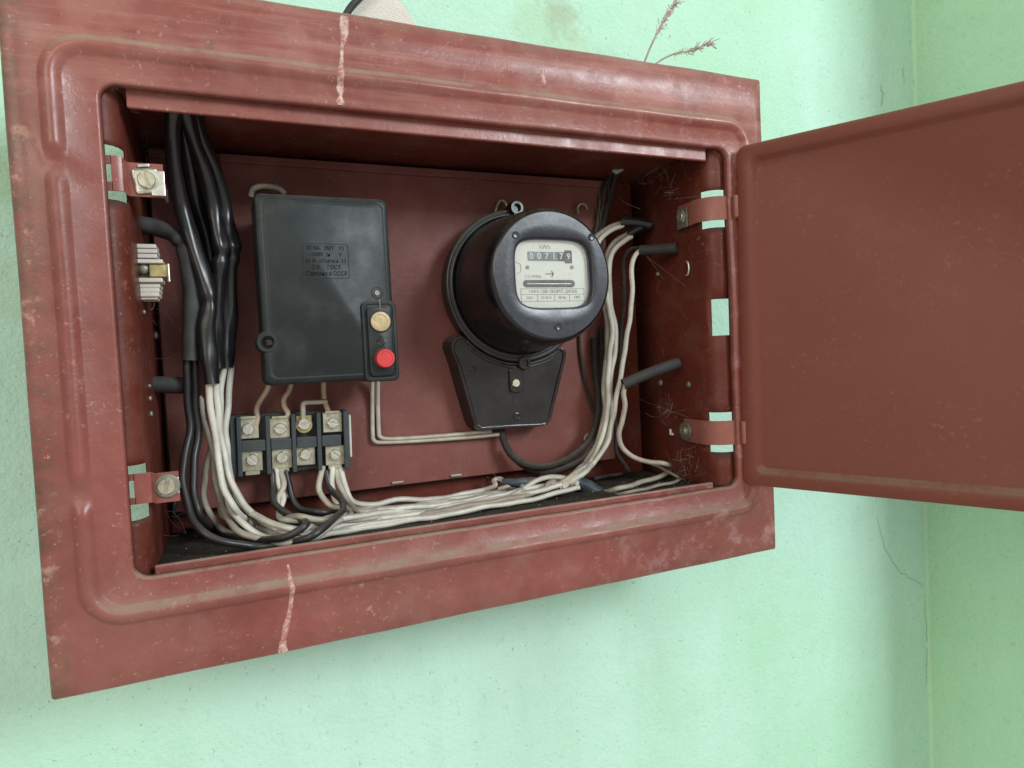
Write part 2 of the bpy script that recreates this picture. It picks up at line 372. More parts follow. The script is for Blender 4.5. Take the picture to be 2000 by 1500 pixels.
# ------------------------------------------------------------------ cabinet
CAB = thing('meter_cabinet', 'red-brown painted steel electric meter cabinet with its door open on the mint wall', 'meter cabinet', (0, WY, -.2365))
RG = (.111, -.104)
def ribmask(x, z):
    if abs(x) < .268 or abs(z) > .168: return 1
    m_ = 1
    for g in RG:
        d = abs(z-g); t = min(1, max(0, (d-.0035)/.0065)); m_ = min(m_, t*t*(3-2*t))
    return m_
def wob(x, z): return .0007*math.sin(x*17+1)*math.cos(z*23) + .0004*math.sin(x*61+z*40)
loops = []
def L(hw, hh, r, cx, y, rib=0):
    pts = rrect(cx, 0, hw, hh, r, 64, 8)
    loops.append([Vector((x, y + wob(x, z) - rib*ribmask(x, z), z)) for x, z in pts])
L(.31, .2365, .002, 0, .016); L(.31, .2365, .002, 0, .0015); L(.3088, .2353, .002, 0, .0002); L(.302, .216, .012, 0, 0)
for i in range(11):
    t = -1+2*i/10; L(.286-.0072*t, .189-.0072*t, .022-.0072*t, .0008, 0, .0046*math.cos(PI*t/2)**1.25)
L(.2640, .1681, .0125, .0031, 0); L(.2631, .1672, .0115, .0031, .0002); L(.2624, .1665, .011, .0031, .0009); L(.2624, .1665, .011, .0031, .0065)
bm = bmesh.new(); loft(bm, loops)
fr = obj('frame', bm, M_frame, CAB, smooth=True, angle=50)
md = fr.modifiers.new('thickness', 'SOLIDIFY'); md.thickness = .0012; md.offset = 0

def side(sgn, xw, xf, slots):
    sec = [(xf, .0078), (xf-.35*(xf-xw), .0084), (xf-.62*(xf-xw), .0105), (xf-.85*(xf-xw), .0150), (xw+.0004, .0215), (xw, .032), (xw, .06), (xw, .10), (xw, .142)]
    zs = sorted({-.170, .170, *[z for s in slots for z in s[:2]], *[-.165+.33*i/20 for i in range(21)]})
    bm = bmesh.new()
    G = [[bm.verts.new((sgn*x, y, z)) for x, y in sec] for z in zs]
    for i in range(len(zs)-1):
        zm = (zs[i]+zs[i+1])/2
        for j in range(len(sec)-1):
            if any(s[0] < zm < s[1] and s[2] <= j < s[3] for s in slots): continue
            bm.faces.new((G[i][j], G[i][j+1], G[i+1][j+1], G[i+1][j]))
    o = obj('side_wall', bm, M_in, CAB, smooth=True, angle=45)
    md = o.modifiers.new('thickness', 'SOLIDIFY'); md.thickness = .0012; md.offset = 0
    return o
side(1, .2485, .2672, [(.0908, .1275, 0, 4), (-.1328, -.0927, 0, 4), (-.0159, .0203, 0, 3)])
side(-1, .2490, .2632, [(.0918, .1285, 0, 4), (-.1276, -.0895, 0, 4)])
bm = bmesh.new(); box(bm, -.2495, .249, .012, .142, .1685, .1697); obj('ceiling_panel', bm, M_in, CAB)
bm = bmesh.new(); box(bm, -.2495, .249, .012, .142, -.1697, -.1685); obj('floor_panel', bm, M_floor, CAB)
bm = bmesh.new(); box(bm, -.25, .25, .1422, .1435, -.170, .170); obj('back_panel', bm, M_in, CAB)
bm = bmesh.new(); box(bm, -.2445, .2465, .0085, .0125, .1545, .1700, .0012); obj('top_lip', bm, M_frame, CAB)
bm = bmesh.new(); box(bm, -.2475, .2405, .0085, .0125, -.1700, -.1610, .0012); obj('bottom_lip', bm, M_frame, CAB)
# mounting plate with a notch in its folded upper edge
bm = bmesh.new()
box(bm, -.2455, .2010, .1250, .1268, -.1478, .1560, .0008)
box(bm, -.1900, .2005, .1240, .1262, .1568, .1640, .0008); box(bm, -.2450, -.1925, .1240, .1262, .1568, .1640, .0008)
box(bm, -.2450, .2005, .1262, .1272, .1555, .1640)
for x, z in ((-.18, -.13), (.17, -.13), (-.18, .13), (.17, .13)): disc(bm, (x, .1268, z), (0, 1, 0), [(.004, 0), (.004, .0155)], 10)
obj('mounting_plate', bm, M_plate, CAB)
for a, b_ in ((-.055, -.043), (.005, .017), (-.16, -.148)):
    bm = bmesh.new(); box(bm, a, b_, .1228, .1250, -.1462, -.1432, .0008); obj('plate_tab', bm, M_dullsteel, CAB)

# door, built flat then swung open 118 degrees about its hinge line
HX, HY, ANG, SAG = .2702, -.0035, math.radians(118.3), -.0149
U = Vector((-math.cos(ANG), -math.sin(ANG), 0)); V = Vector((0, 0, 1)); Wn = Vector((-math.sin(ANG), math.cos(ANG), 0))
def dr(u, v, w_):
    cu, su = math.cos(SAG), math.sin(SAG)
    u2, v2 = u*cu - v*su, u*su + v*cu
    return Vector((HX, HY, .0003)) + U*u2 + V*v2 + Wn*w_
DW, DH = .526, .1650
def dl(ins, w_, r): return [dr(x, z, w_ + .0006*math.sin(x*14)*math.cos(z*11)) for x, z in rrect(DW/2, 0, DW/2-ins, DH-ins, r, 40, 8)]
bm = bmesh.new()
R_ = loft(bm, [dl(0, -.011, .008), dl(0, -.0022, .008), dl(.0006, -.0006, .0078), dl(.002, 0, .007), dl(.0115, 0, .007), dl(.0130, -.0008, .007), dl(.0162, -.0050, .007), dl(.0175, -.0055, .007)], cap1=True)
dro = obj('door', bm, M_door, CAB, smooth=True, angle=40)
md = dro.modifiers.new('thickness', 'SOLIDIFY'); md.thickness = .0012; md.offset = 0
bm = bmesh.new()
pts = rrect(DW/2, 0, DW/2-.0225, DH-.0225, .006, 10, 6)

def strip(bm, sec, z0, z1, th):
    n = len(sec); nor = []
    for i in range(n):
        a = Vector(sec[max(i-1, 0)]); c = Vector(sec[min(i+1, n-1)]); d = (c-a).normalized(); nor.append(Vector((-d.y, d.x)))
    loops = []
    for (x, y), q in zip(sec, nor):
        loops.append([Vector((x, y, z0)), Vector((x, y, z1)), Vector((x+q.x*th, y+q.y*th, z1)), Vector((x+q.x*th, y+q.y*th, z0))])
    loft(bm, loops, True, True, True)
for k, (pxl, pyl, z0, z1) in enumerate(((1328, 412, .0975, .1205), (1340, 838, -.1250, -.1010))):
    y1 = atx(pxl, pyl, .2470).y
    bm = bmesh.new(); strip(bm, [(.2445, y1), (.2445, .034), (.2425, .026), (.2445, .018), (.2500, .0095), (.258, .0050), (.2655, .0035), (.2700, .0005), (.2722, -.0035)], z0, z1, .0016)
    hg = obj('hinge', bm, M_hinge, CAB, smooth=True, angle=40)
    zc = (z0+z1)/2
    bm = bmesh.new(); disc(bm, (.2712, -.0028, z0+.001), (0, 0, 1), [(.0026, 0), (.003, .0006), (.003, z1-z0-.0026), (.0026, z1-z0-.002)], 12); obj('hinge_pin', bm, M_hinge, hg, smooth=True, angle=40)
    c = Vector((.2432, y1-.0085 if k == 0 else y1-.004, zc-.001))
    if k == 0:
        bm = bmesh.new(); box(bm, .2418, .2434, c.y-.0085, c.y+.0075, z0-.001, z1-.004, .0004); obj('washer', bm, M_dullsteel, hg)
        bm = bmesh.new(); disc(bm, Vector((.2420, c.y, c.z)), (-1, 0, 0), [(.0072, -.0006), (.0070, .0012), (.0062, .0020)], 6); obj('nut', bm, M_dullsteel, hg)
    else:
        bm = bmesh.new(); disc(bm, Vector((.2430, c.y, c.z)), (-1, 0, 0), [(.0098, -.0004), (.0098, .0006), (.009, .0011)], 24); obj('washer', bm, M_dullsteel, hg)
    obj('screw', screw_bm(Vector((.2414, c.y, c.z)), (-1, 0, 0), .0045, .9), (M_zinc, M_grimeslot), hg)

# catches on the left edge: stepped straps with a screw each
def catch(x0, xm, x1, zt, zb, zt2, zb2, screwpx, square):
    bm = bmesh.new()
    zq = (zt+zb)/2
    for za, zb_ in ((zq+.0060, zt), (zb, zq-.0060)): box(bm, x0-.002, x0+.0056, .0060, .0076, za, zb_)
    sec = [(x0+.0052, .0060), (xm-.0035, .0060), (xm-.001, .0072), (xm+.0008, .0135), (xm+.0025, .0150), (x1, .0150)]
    n = len(sec); lp = []
    for i, (x, y) in enumerate(sec):
        a, c = (zt, zb) if i < 3 else (zt2, zb2)
        lp.append([Vector((x, y, c)), Vector((x, y, a)), Vector((x, y+.0016, a)), Vector((x, y+.0016, c))])
    loft(bm, lp, True, True, True)
    o = obj('catch', bm, M_frame, CAB, smooth=True, angle=35)
    c = at(*screwpx, .0135)
    if square:
        M_ = Matrix.Translation(c) @ Matrix.Rotation(math.radians(-8), 4, 'Y')
        bm = bmesh.new(); box(bm, -.0078, .0078, -.0004, .0012, -.0085, .0085, .0018, M_); obj('washer', bm, M_steel, o)
        bm = bmesh.new(); box(bm, x1-.0078, x1+.0008, .0130, .0148, zb2+.0006, zt2-.0052, .0004); obj('lug', bm, M_steel, o)
        bm = bmesh.new(); box(bm, -.0035, .0035, -.0004, .0008, .0095, .0115, .0003, M_); obj('washer_tooth', bm, M_steel, o)
        bm = bmesh.new(); box(bm, x1-.001, x1+.0006, .0148, .034, zb2+.001, zb2+.010, .0004); obj('lug_tongue', bm, M_steel, o)
    else:
        bm = bmesh.new(); disc(bm, c, (0, -1, 0), [(.0085, -.0014), (.0085, 0), (.0075, .0008)], 24); obj('washer', bm, M_dullsteel, o)
        bm = bmesh.new(); box(bm, x1-.0062, x1+.0002, .0135, .0149, zt2-.0155, zt2-.004, .0004); obj('lug', bm, M_steel, o)
    obj('screw', screw_bm(c+Vector((0, -.0006, 0)), (0, -1, 0), .0058, 1.9 if square else 1.35), (M_zinc, M_grimeslot), o)
a = at(197, 302, .006); b1 = at(197, 372, .006); c1 = at(244, 340, .010); d1 = at(322, 386, .015); e1 = at(300, 320, .015)
catch(a.x, c1.x, d1.x, a.z, b1.z+.0005, e1.z, d1.z, (287, 353), True)
a = at(243, 928, .006); b1 = at(243, 988, .006); c1 = at(300, 950, .010); d1 = at(352, 975, .015); e1 = at(330, 922, .015)
catch(a.x, c1.x, d1.x, a.z, b1.z, e1.z, d1.z-.001, (326, 949), False)
# rivets, bolts and hooks on the side walls
for px, py, r in ((1290, 748, .0040), (1345, 751, .0036), (1285, 535, .0026)):
    c = atx(px, py, .2476); bm = bmesh.new(); disc(bm, c, (-1, 0, 0), [(r, -.0005), (r, .0008), (r*.75, .0020), (r*.3, .0025)], 14); obj('rivet', bm, M_dullsteel, CAB, smooth=True)
c = atx(1342, 524, .2470); bm = bmesh.new()
tube(bm, [c+Vector((-.001, -.0045*math.cos(t)*.9, .0075*math.sin(t))) for t in [math.radians(v) for v in (-110, -70, -30, 10, 50, 85)]], .0013, 8); obj('hook', bm, M_steel, CAB, smooth=True)
c = atx(1312, 845, .2478); bm = bmesh.new(); box(bm, c.x-.0012, c.x, c.y-.0035, c.y+.003, c.z-.0028, c.z, .0006); box(bm, c.x-.0012, c.x, c.y, c.y+.003, c.z-.0004, c.z+.004, .0006); obj('paint_blob', bm, M_digit, CAB)
for px, py in ((306, 585), (305, 655)):
    c = at(px, py, .112); bm = bmesh.new(); disc(bm, Vector((-.2478, c.y, c.z)), (1, 0, 0), [(.0035, -.0005), (.0035, .0008), (.002, .0022)], 12); obj('rivet', bm, M_dullsteel, CAB, smooth=True)
for px, py, r in ((255, 610, .0026), (263, 755, .0022), (264, 780, .0030), (268, 810, .0034)):
    c = at(px, py, .05); bm = bmesh.new(); disc(bm, Vector((-.2482, .05, c.z)), (1, 0, 0), [(r*.7, -.0005), (r*.7, .001), (r*.45, .0018)], 10); obj('bolt_tip', bm, M_dullsteel, CAB, smooth=True)
# paint drips run down the frame
def drip(pts, wd, Y=-.0009):
    """a raised run of paint; follows the frame's surface"""
    P = []
    for px, py in pts:
        P.append(at(px, py, 0))
    C = catmull(P, 10)
    for q in C:
        rel = 0
        for hh in (.189, -.189):
            d = abs(q.z-hh)
            if d < .0072: rel = .0046*math.cos(PI*d/.0144)**1.25
        q.y = Y+.0004-rel+wob(q.x, q.z)
    bm = bmesh.new(); lp = []
    for i, c in enumerate(C):
        t = i/(len(C)-1); k = t*(len(wd)-1); i0 = min(int(k), len(wd)-2); ww = (wd[i0]+(wd[i0+1]-wd[i0])*(k-i0))*(1+rnd.uniform(-.12, .12))
        lp.append([c+Vector((ww*math.cos(a), -.0009*math.sin(a), 0)) for a in [PI*j/6 for j in range(7)]])
    loft(bm, lp, False); return obj('paint_drip', bm, M_drip, CAB, smooth=True)
drip([(672, 33), (672, 55), (672, 75), (668, 95), (667, 120), (665, 140), (664, 165), (665, 185), (664, 198), (664, 206)], [.0032, .0040, .0026, .0018, .0014, .0018, .0026, .0030, .0014, .0036, .0020])
drip([(1061, 136), (1060, 150), (1062, 160), (1061, 170)], [.0012, .0024, .0020, .0026, .001])
drip([(562, 1102), (566, 1125), (570, 1150), (568, 1178), (562, 1210), (555, 1240), (552, 1262), (553, 1272)], [.0008, .0016, .0022, .0016, .0018, .0024, .0022, .0030, .0034])

# ------------------------------------------------------------------ breaker box with two push buttons
SX0, SX1, SZ0, SZ1, SY = -.1665, -.0600, -.0405, .1128, .050
SW = thing('circuit_breaker', 'grey-green bakelite circuit breaker with a cream and a red push button', 'circuit breaker', (-.113, .125, SZ0))
def sl(ins, y, r=.006, off=0): return [Vector((x, y, z)) for x, z in rrect((SX0+SX1)/2, (SZ0+SZ1)/2, (SX1-SX0)/2-ins, (SZ1-SZ0)/2-ins, r, 10, 6)]
bm = bmesh.new(); loft(bm, [sl(.004, .1252), sl(.004, .094), sl(.001, .0935), sl(.001, .0905)], cap0=True, cap1=True); obj('base', bm, M_switchb, SW, smooth=True, angle=35)
bm = bmesh.new(); loft(bm, [sl(-.0012, .0903), sl(-.0008, .070), sl(-.0002, .0555), sl(.0008, .0520), sl(.0030, .0503), sl(.0045, SY), sl(.0052, SY+.0004), sl(.0058, SY+.0004), sl(.0066, SY-.0001)], cap0=True, cap1=True)
SC = obj('cover', bm, M_switch, SW, smooth=True, angle=35)
# screw ear and holes
c = at(524, 668, SY)
bm = bmesh.new(); disc(bm, Vector((c.x-.0006, .088, c.z)), (0, -1, 0), [(.0086, 0), (.0086, .0362), (.0078, .0384)], 28); obj('screw_ear', bm, M_switch, SC, smooth=True, angle=35)
def hole(c, r, parent, y):
    bm = bmesh.new(); disc(bm, Vector((c.x, y+.0002, c.z)), (0, -1, 0), [(r, 0), (r, .0004), (r*.9, .0005), (r*.85, -.0018)], 22); return obj('screw_hole', bm, M_hole, parent, smooth=True, angle=40)  # raised black disc, no hole cut; the hole's shade is its colour
hole(c, .0056, SC, .0494)
obj('screw', screw_bm(Vector((c.x+.0006, .0500, c.z-.0004)), (0, -1, 0), .0022, .6), (M_grimeslot, M_grimeslot), SC)
c = at(737, 572, SY); hole(c, .0050, SC, .0498); obj('screw', screw_bm(Vector((c.x-.0004, .0499, c.z-.0002)), (0, -1, 0), .0022, .4), (M_dullsteel, M_grimeslot), SC)
# raised button panel
p0 = at(705, 590, SY-.004); p1 = at(782, 740, SY-.004)
PX0, PX1, PZ0, PZ1 = p0.x, p1.x, p1.z-.0012, p0.z+.0012
def pl(ins, y, r): return [Vector((x, y, z)) for x, z in rrect((PX0+PX1)/2, (PZ0+PZ1)/2, (PX1-PX0)/2-ins, (PZ1-PZ0)/2-ins, r, 8, 6)]
bm = bmesh.new(); loft(bm, [pl(0, .090, .005), pl(0, .0492, .005), pl(.0008, .0481, .005), pl(.0026, .0480, .004), pl(.0032, .0486, .004), pl(.0038, .0486, .004), pl(.0048, .0462, .004), pl(.0060, .0455, .004)], cap0=True, cap1=True)
BP = obj('button_panel', bm, M_switch, SW, smooth=True, angle=35)
def button(px, py, r, h, mt, nm):
    c = at(px, py, .0455); bm = bmesh.new()
    disc(bm, Vector((c.x, .0456, c.z)), (0, -1, 0), [(r*1.16, -.001), (r*1.16, .0004), (r*1.1, .0006)], 28); obj('button_well', bm, M_hole, BP, smooth=True, angle=40)
    bm = bmesh.new(); disc(bm, Vector((c.x, .0452, c.z)), (0, -1, 0), [(r, 0), (r, h*.75), (r*.92, h), (r*.72, h), (r*.68, h-.0005), (r*.5, h-.0005)], 32)
    obj(nm, bm, mt, BP, smooth=True, angle=35)
button(743, 628, .0082, .0016, M_yell, 'start_button'); button(750, 700, .0080, .0075, M_red, 'stop_button')
c = at(745, 665, .0453); bm = bmesh.new()
tube(bm, [Vector((c.x+.0036*math.cos(t), .0454, c.z+.0036*math.sin(t))) for t in [math.radians(v) for v in range(40, 345, 30)]], .0005, 6, 3); tube(bm, [Vector((c.x+.0018*math.cos(t), .0454, c.z+.0018*math.sin(t))) for t in [math.radians(v) for v in range(0, 361, 45)]], .0005, 6, 3); obj('embossed_emblem', bm, M_cover, BP, smooth=True)
c = at(742, 596, .0455); bm = bmesh.new(); box(bm, c.x-.0002, c.x+.0002, .0451, .0456, c.z-.004, c.z+.005); obj('scribed_line', bm, M_inkf, BP)
# type plate pressed into the cover
c = at(637, 510, SY)
bm = bmesh.new(); lp = [[Vector((x, y, z)) for x, z in rrect(c.x, c.z, .0185-i_, .0145-i_, .0015, 6, 4)] for i_, y in ((0, SY), (.0002, SY-.0004), (.0005, SY-.0004), (.0007, SY))]; loft(bm, lp); obj('type_plate', bm, M_switch, SC)
M_emb = plain('embossed_letters', (.006, .008, .009), .8, spec=.1)
for i, s in enumerate(('АП50-  2МТ   У3', '~500V  Iн      V', '63 A  отсечка  11', 'О.К.    ГОСТ', 'Сделано в СССР')):
    text(s, .0048, (c.x, SY-.0003, c.z+.0105-.0052*i), M_emb, SC, sx=.86)

# ------------------------------------------------------------------ electricity meter
AX, AZ = .0800, .0445
MT = thing('electricity_meter', 'round black bakelite electricity meter with white dial and counter reading 007179', 'electricity meter', (AX, .125, -.10))
def lathe(prof, seg=96):
    return [[Vector((AX+r*math.cos(2*PI*i/seg), y, AZ+r*math.sin(2*PI*i/seg))) for i in range(seg)] for r, y in prof]
bm = bmesh.new(); loft(bm, lathe([(.068, .1252), (.0745, .122), (.0755, .108), (.0750, .104), (.0735, .1025), (.070, .102)]), cap0=True, cap1=True); obj('base', bm, M_meter, MT, smooth=True, angle=35)
bm = bmesh.new(); loft(bm, lathe([(.070, .1030), (.0752, .1022), (.0768, .1008), (.0768, .0990), (.0752, .0976), (.0738, .0980), (.0732, .0990), (.0726, .0978), (.0716, .0968), (.0700, .0972), (.0692, .1)])); obj('rim', bm, M_rim, MT, smooth=True)
bm = bmesh.new(); loft(bm, lathe([(.0690, .1), (.0680, .090), (.0650, .060), (.0630, .038), (.0620, .030), (.0604, .0250), (.0584, .0222), (.0566, .0212)]));
obj('case', bm, M_meter, MT, smooth=True)
# face ring with a rounded-square window
w0 = at(1007, 466, .0212); w1 = at(1157, 597, .0212); WCX, WCZ = (w0.x+w1.x)/2, (w0.z+w1.z)/2; WHW, WHH = (w1.x-w0.x)/2+.0010, (w0.z-w1.z)/2+.0012
NW = 128
def wl(ins, y, n=3.6 + .8):
    out = []
    for i in range(NW):
        a = 2*PI*i/NW; c_, s_ = math.cos(a), math.sin(a); k = (abs(c_)**n+abs(s_)**n)**(-1/n)
        out.append(Vector((WCX+(WHW-ins)*k*c_, y, WCZ+(WHH-ins)*k*s_)))
    return out
def fl(r, y): return [Vector((AX+r*math.cos(2*PI*i/NW), y, AZ+r*math.sin(2*PI*i/NW))) for i in range(NW)]
bm = bmesh.new(); A = fl(.0566, .0212); B = wl(-.0022, .0210)
loft(bm, [A, [p.lerp(q, .5) for p, q in zip(A, B)], B, wl(-.0012, .0214), wl(0, .0232), wl(.0004, .0300)]); obj('face_ring', bm, M_face, MT, smooth=True, angle=40)
bm = bmesh.new(); bm.faces.new([bm.verts.new(p) for p in wl(-.0010, .0290)]); D = obj('dial', bm, M_dial, MT)
bm = bmesh.new(); loft(bm, [wl(.0001, .0250), wl(.0001, .0262)], cap0=True, cap1=True); obj('window_pane', bm, M_glass, MT)
for px, py in ((1007, 459), (1155, 463), (1090, 638)):
    c = at(px, py, .021); bm = bmesh.new(); disc(bm, Vector((c.x, .0214, c.z)), (0, -1, 0), [(.0034, 0), (.0034, .0008), (.0028, .0013), (.0022, .0011)], 18); obj('face_pin', bm, M_face, MT, smooth=True, angle=40)
DY = .0288
def dp(px, py): return at(px, py, DY)
c0, c1 = dp(1030, 492), dp(1117, 509)
n = 6; wdg = (c1.x-c0.x)/n; zc = dp(1075, 501).z
for i, ch in enumerate('007179'):
    x0 = c0.x+wdg*i; bm = bmesh.new(); e = .0018 if i == 5 else 0
    box(bm, x0+.0001, x0+wdg-.0001, DY-.0004, DY+.0001, zc-.0040-e, zc+.0040+e); dg = obj('counter_drum', bm, M_drumd if i >= 4 else M_drum_glare, D)
    text(ch, .0078, (x0+wdg*.5, DY-.0006, zc), M_digit, dg, 'digit', thick=.00008)
c = dp(1064, 483); text('kWh', .0058, (c.x, DY, c.z), M_inkred, D)
c = dp(1074, 535); bm = bmesh.new(); box(bm, c.x-.0042, c.x+.0036, DY-.0002, DY+.0001, c.z-.0003, c.z+.0003)
for s in (-1, 1):
    vs = [bm.verts.new(v) for v in ((c.x+.0040, DY-.0002, c.z), (c.x+.0018, DY-.0002, c.z+s*.0030), (c.x+.0012, DY-.0002, c.z+s*.0030), (c.x+.0030, DY-.0002, c.z))]; bm.faces.new(vs)
obj('arrow_mark', bm, M_ink, D)
c = dp(1041, 540); text('СО-И446', .0040, (c.x, DY, c.z), M_inkred, D)
for px in (1030, 1117):
    c = dp(px, 522); bm = bmesh.new(); disc(bm, Vector((c.x, DY, c.z)), (0, -1, 0), [(.0017, 0), (.0017, .0006), (.0010, .0009)], 12); obj('dial_screw', bm, M_dullsteel, D)
c = dp(1138, 484); bm = bmesh.new(); disc(bm, Vector((c.x, DY, c.z)), (0, -1, 0), [(.0008, 0), (.0008, .0004)], 10); obj('dial_screw', bm, M_ink, D)
c = dp(1073, 554); pts = rrect(c.x, c.z, .0262, .0033, .0032, 6, 6)
bm = bmesh.new(); loft(bm, [[Vector((x, DY-.0001, z)) for x, z in pts], [Vector((x, DY-.0003, z)) for x, z in pts]], cap0=True, cap1=True); sl_ = obj('disc_window', bm, M_slot, D)
bm = bmesh.new(); box(bm, c.x-.0225, c.x+.0225, DY-.0006, DY-.0002, c.z-.0006, c.z+.0003, .0002); obj('disc_edge', bm, M_alu, sl_)
def dline(a, b_):
    A, B = dp(*a), dp(*b_); bm = bmesh.new(); box(bm, min(A.x, B.x)-.00015, max(A.x, B.x)+.00015, DY-.0002, DY+.0001, min(A.z, B.z)-.00015, max(A.z, B.z)+.00015); obj('ruled_line', bm, M_inkf, D)
A, B = dp(1020, 564), dp(1140, 589); zt, zm, zb = A.z, dp(1080, 575).z, dp(1080, 588).z; xa, xb = dp(1018, 576).x, dp(1141, 576).x
def rl(x0, x1, z0, z1):
    bm = bmesh.new(); box(bm, x0-.00014, x1+.00014, DY-.0002, DY+.0001, z0-.00014, z1+.00014); obj('ruled_line', bm, M_inkf, D)
rl(xa, xb, zt, zt); rl(xa, xb, zm, zm); rl(xa, xb, zb, zb); rl(xb, xb, zb, zt); rl(xa, xa, zb, zt)
for k in (.25, .52, .76): rl(xa+(xb-xa)*k, xa+(xb-xa)*k, zb, zm)
text('1 kW·h  1250  ОБОРОТ. ДИСКА', .0037, ((xa+xb)/2, DY, (zt+zm)/2), M_ink, D, sx=.92)
for k, s in ((.125, '220V'), (.385, '10-40 A'), (.64, '50 Hz'), (.88, '1993')): text(s, .0037, (xa+(xb-xa)*k, DY, (zm+zb)/2), M_inkf if k < .5 else M_ink, D, sx=.9)
c = dp(1012, 522); bm = bmesh.new()
pp = [Vector((c.x+x, DY-.0002, c.z+z)) for x, z in ((-.0025, .005), (.0025, .0025), (.0025, -.004), (-.002, -.006))]
for p, q in zip(pp[:-1], pp[1:]): tube(bm, [p, q], .0002, 4)
obj('state_mark', bm, M_inkred, D)
# lugs
bm = bmesh.new(); c = Vector((AX-.0025, .112, AZ+.0775))
lp = [Vector((c.x-.0125, .118, c.z-.004)), Vector((c.x-.0085, .118, c.z+.008)), Vector((c.x-.0045, .118, c.z+.0125)), Vector((c.x+.0005, .118, c.z+.010)), Vector((c.x+.0035, .118, c.z-.002))]
tube(bm, lp, .0017, 8); obj('hanger_loop', bm, M_zinc, MT, smooth=True)
bm = bmesh.new(); disc(bm, Vector((AX-.0005, .104, AZ+.0770)), (0, -1, 0), [(.0078, 0), (.0078, .010), (.0066, .012), (.0042, .012), (.0038, .008)], 22); box(bm, AX-.010, AX+.009, .100, .106, AZ+.070, AZ+.0785, .001); obj('seal_lug', bm, M_meter, MT, smooth=True, angle=35)
# terminal cover
CY = .100
cl = [(900, 655), (888, 660), (882, 668), (881, 680), (893, 712), (924, 822), (929, 834), (940, 841), (1060, 833), (1070, 830), (1077, 820), (1106, 700), (1107, 688), (1102, 680)]
cl = [at(a, b_, CY) for a, b_ in cl]
def poly_loop(pts, ins, y):
    cx = sum(p.x for p in pts)/len(pts); cz = sum(p.z for p in pts)/len(pts); out = []
    for p in pts:
        d = Vector((p.x-cx, 0, p.z-cz)); k = 1-ins/max(d.length, 1e-4); out.append(Vector((cx+d.x*k, y, cz+d.z*k)))
    return out
base_pts = []
for i in range(len(cl)-1):
    for t in range(4): base_pts.append(cl[i].lerp(cl[i+1], t/4))
base_pts.append(cl[-1])
a0 = math.atan2(cl[-1].z-AZ, cl[-1].x-AX); a1 = math.atan2(cl[0].z-AZ, cl[0].x-AX)
if a1 > 0: a1 -= 2*PI
for i in range(1, 24):
    a = a0+(a1-a0)*i/24; base_pts.append(Vector((AX+.0775*math.cos(a), 0, AZ+.0775*math.sin(a))))
bm = bmesh.new()
loft(bm, [poly_loop(base_pts, -.0015, .1252), poly_loop(base_pts, 0, CY+.003), poly_loop(base_pts, .0006, CY+.0004), poly_loop(base_pts, .0020, CY), poly_loop(base_pts, .0034, CY+.0004), poly_loop(base_pts, .0045, CY+.0018), poly_loop(base_pts, .006, CY+.0018)], cap0=True, cap1=True)
TC = obj('terminal_cover', bm, M_cover, MT, smooth=True, angle=35)
for k, rr_ in enumerate((.0795, .0825)):
    bm = bmesh.new(); tube(bm, [Vector((AX+rr_*math.cos(a), CY+.0006, AZ+rr_*math.sin(a))) for a in [a1+.10+k*.08+(a0-a1-.2-k*.16)*i/16 for i in range(17)]], .0010, 6, 2); obj('cover_rib', bm, M_rim, TC, smooth=True)
c = at(1008, 742, CY)
bm = bmesh.new(); lp = [[Vector((x, y, z)) for x, z in rrect(c.x, c.z, .0070-i_, .0128-i_, .004, 4, 5)] for i_, y in ((0, CY+.002), (0, CY-.0006), (.0006, CY-.0012))]; loft(bm, lp, cap0=True, cap1=True); obj('seal_tab', bm, M_cover, TC, smooth=True, angle=35)
s_ = at(1007, 748, CY-.0012); obj('screw', screw_bm(s_, (0, -1, 0), .0040, .5), (M_zinc, M_grimeslot), TC)
c = at(1010, 783, CY)
bm = bmesh.new(); lp = [[Vector((x, y, z)) for x, z in rrect(c.x, c.z, .0028-i_, .0052-i_, .0025, 3, 5)] for i_, y in ((0, CY+.0019), (0, CY+.0014))]; loft(bm, lp, cap0=True, cap1=True); obj('slot', bm, M_hole, TC)
for px, py, r in ((924, 722, .0030), (1009, 814, .0042)):
    c = at(px, py, CY+.0018); bm = bmesh.new(); disc(bm, Vector((c.x, CY+.0019, c.z)), (0, -1, 0), [(r, 0), (r, .0006), (r*.85, .0008), (r*.7, .0003)], 18); obj('moulding_pip', bm, M_cover, TC, smooth=True, angle=35)
c = at(1014, 712, .094); bm = bmesh.new(); disc(bm, Vector((AX+.001, .103, AZ-.0785)), (0, -1, 0), [(.0070, 0), (.0070, .0070), (.0062, .0084), (.0040, .0084), (.0036, .006)], 20); obj('seal_lug', bm, M_cover, MT, smooth=True, angle=35)

# ------------------------------------------------------------------ terminal block
TB0 = at(570, 866, .100); TBM = Matrix.Translation(TB0) @ Matrix.Rotation(math.radians(1.4), 4, 'Y')
TB = thing('terminal_block', 'black four-pole terminal block with metal plates and slotted screws below the breaker', 'terminal block', (TB0.x, .125, TB0.z-.027))
hw, hh = .0500, .0268
bm = bmesh.new(); box(bm, -hw, hw, .013, .0252, -hh, hh, .001, TBM)
xs = [-hw, -.0410, -.0195, .0020, .0235, .0450]
box(bm, -hw, -hw+.0050, .003, .014, -hh, hh, .0008, TBM)
box(bm, -hw+.0052, -.0408, -.001, .014, -hh+.001, hh-.001, .0008, TBM)
for x in xs[2:5]: box(bm, x-.0018, x+.0018, -.0010, .014, -hh+.001, hh-.001, .0007, TBM)
box(bm, .0452, hw, -.0010, .014, -hh, hh, .0008, TBM)
for i in range(4): box(bm, xs[i+1]+(.0022 if i else 0), xs[i+2]-.0022, .0002, .014, -.0048, .0048, .0006, TBM)
obj('block_body', bm, M_black, TB)
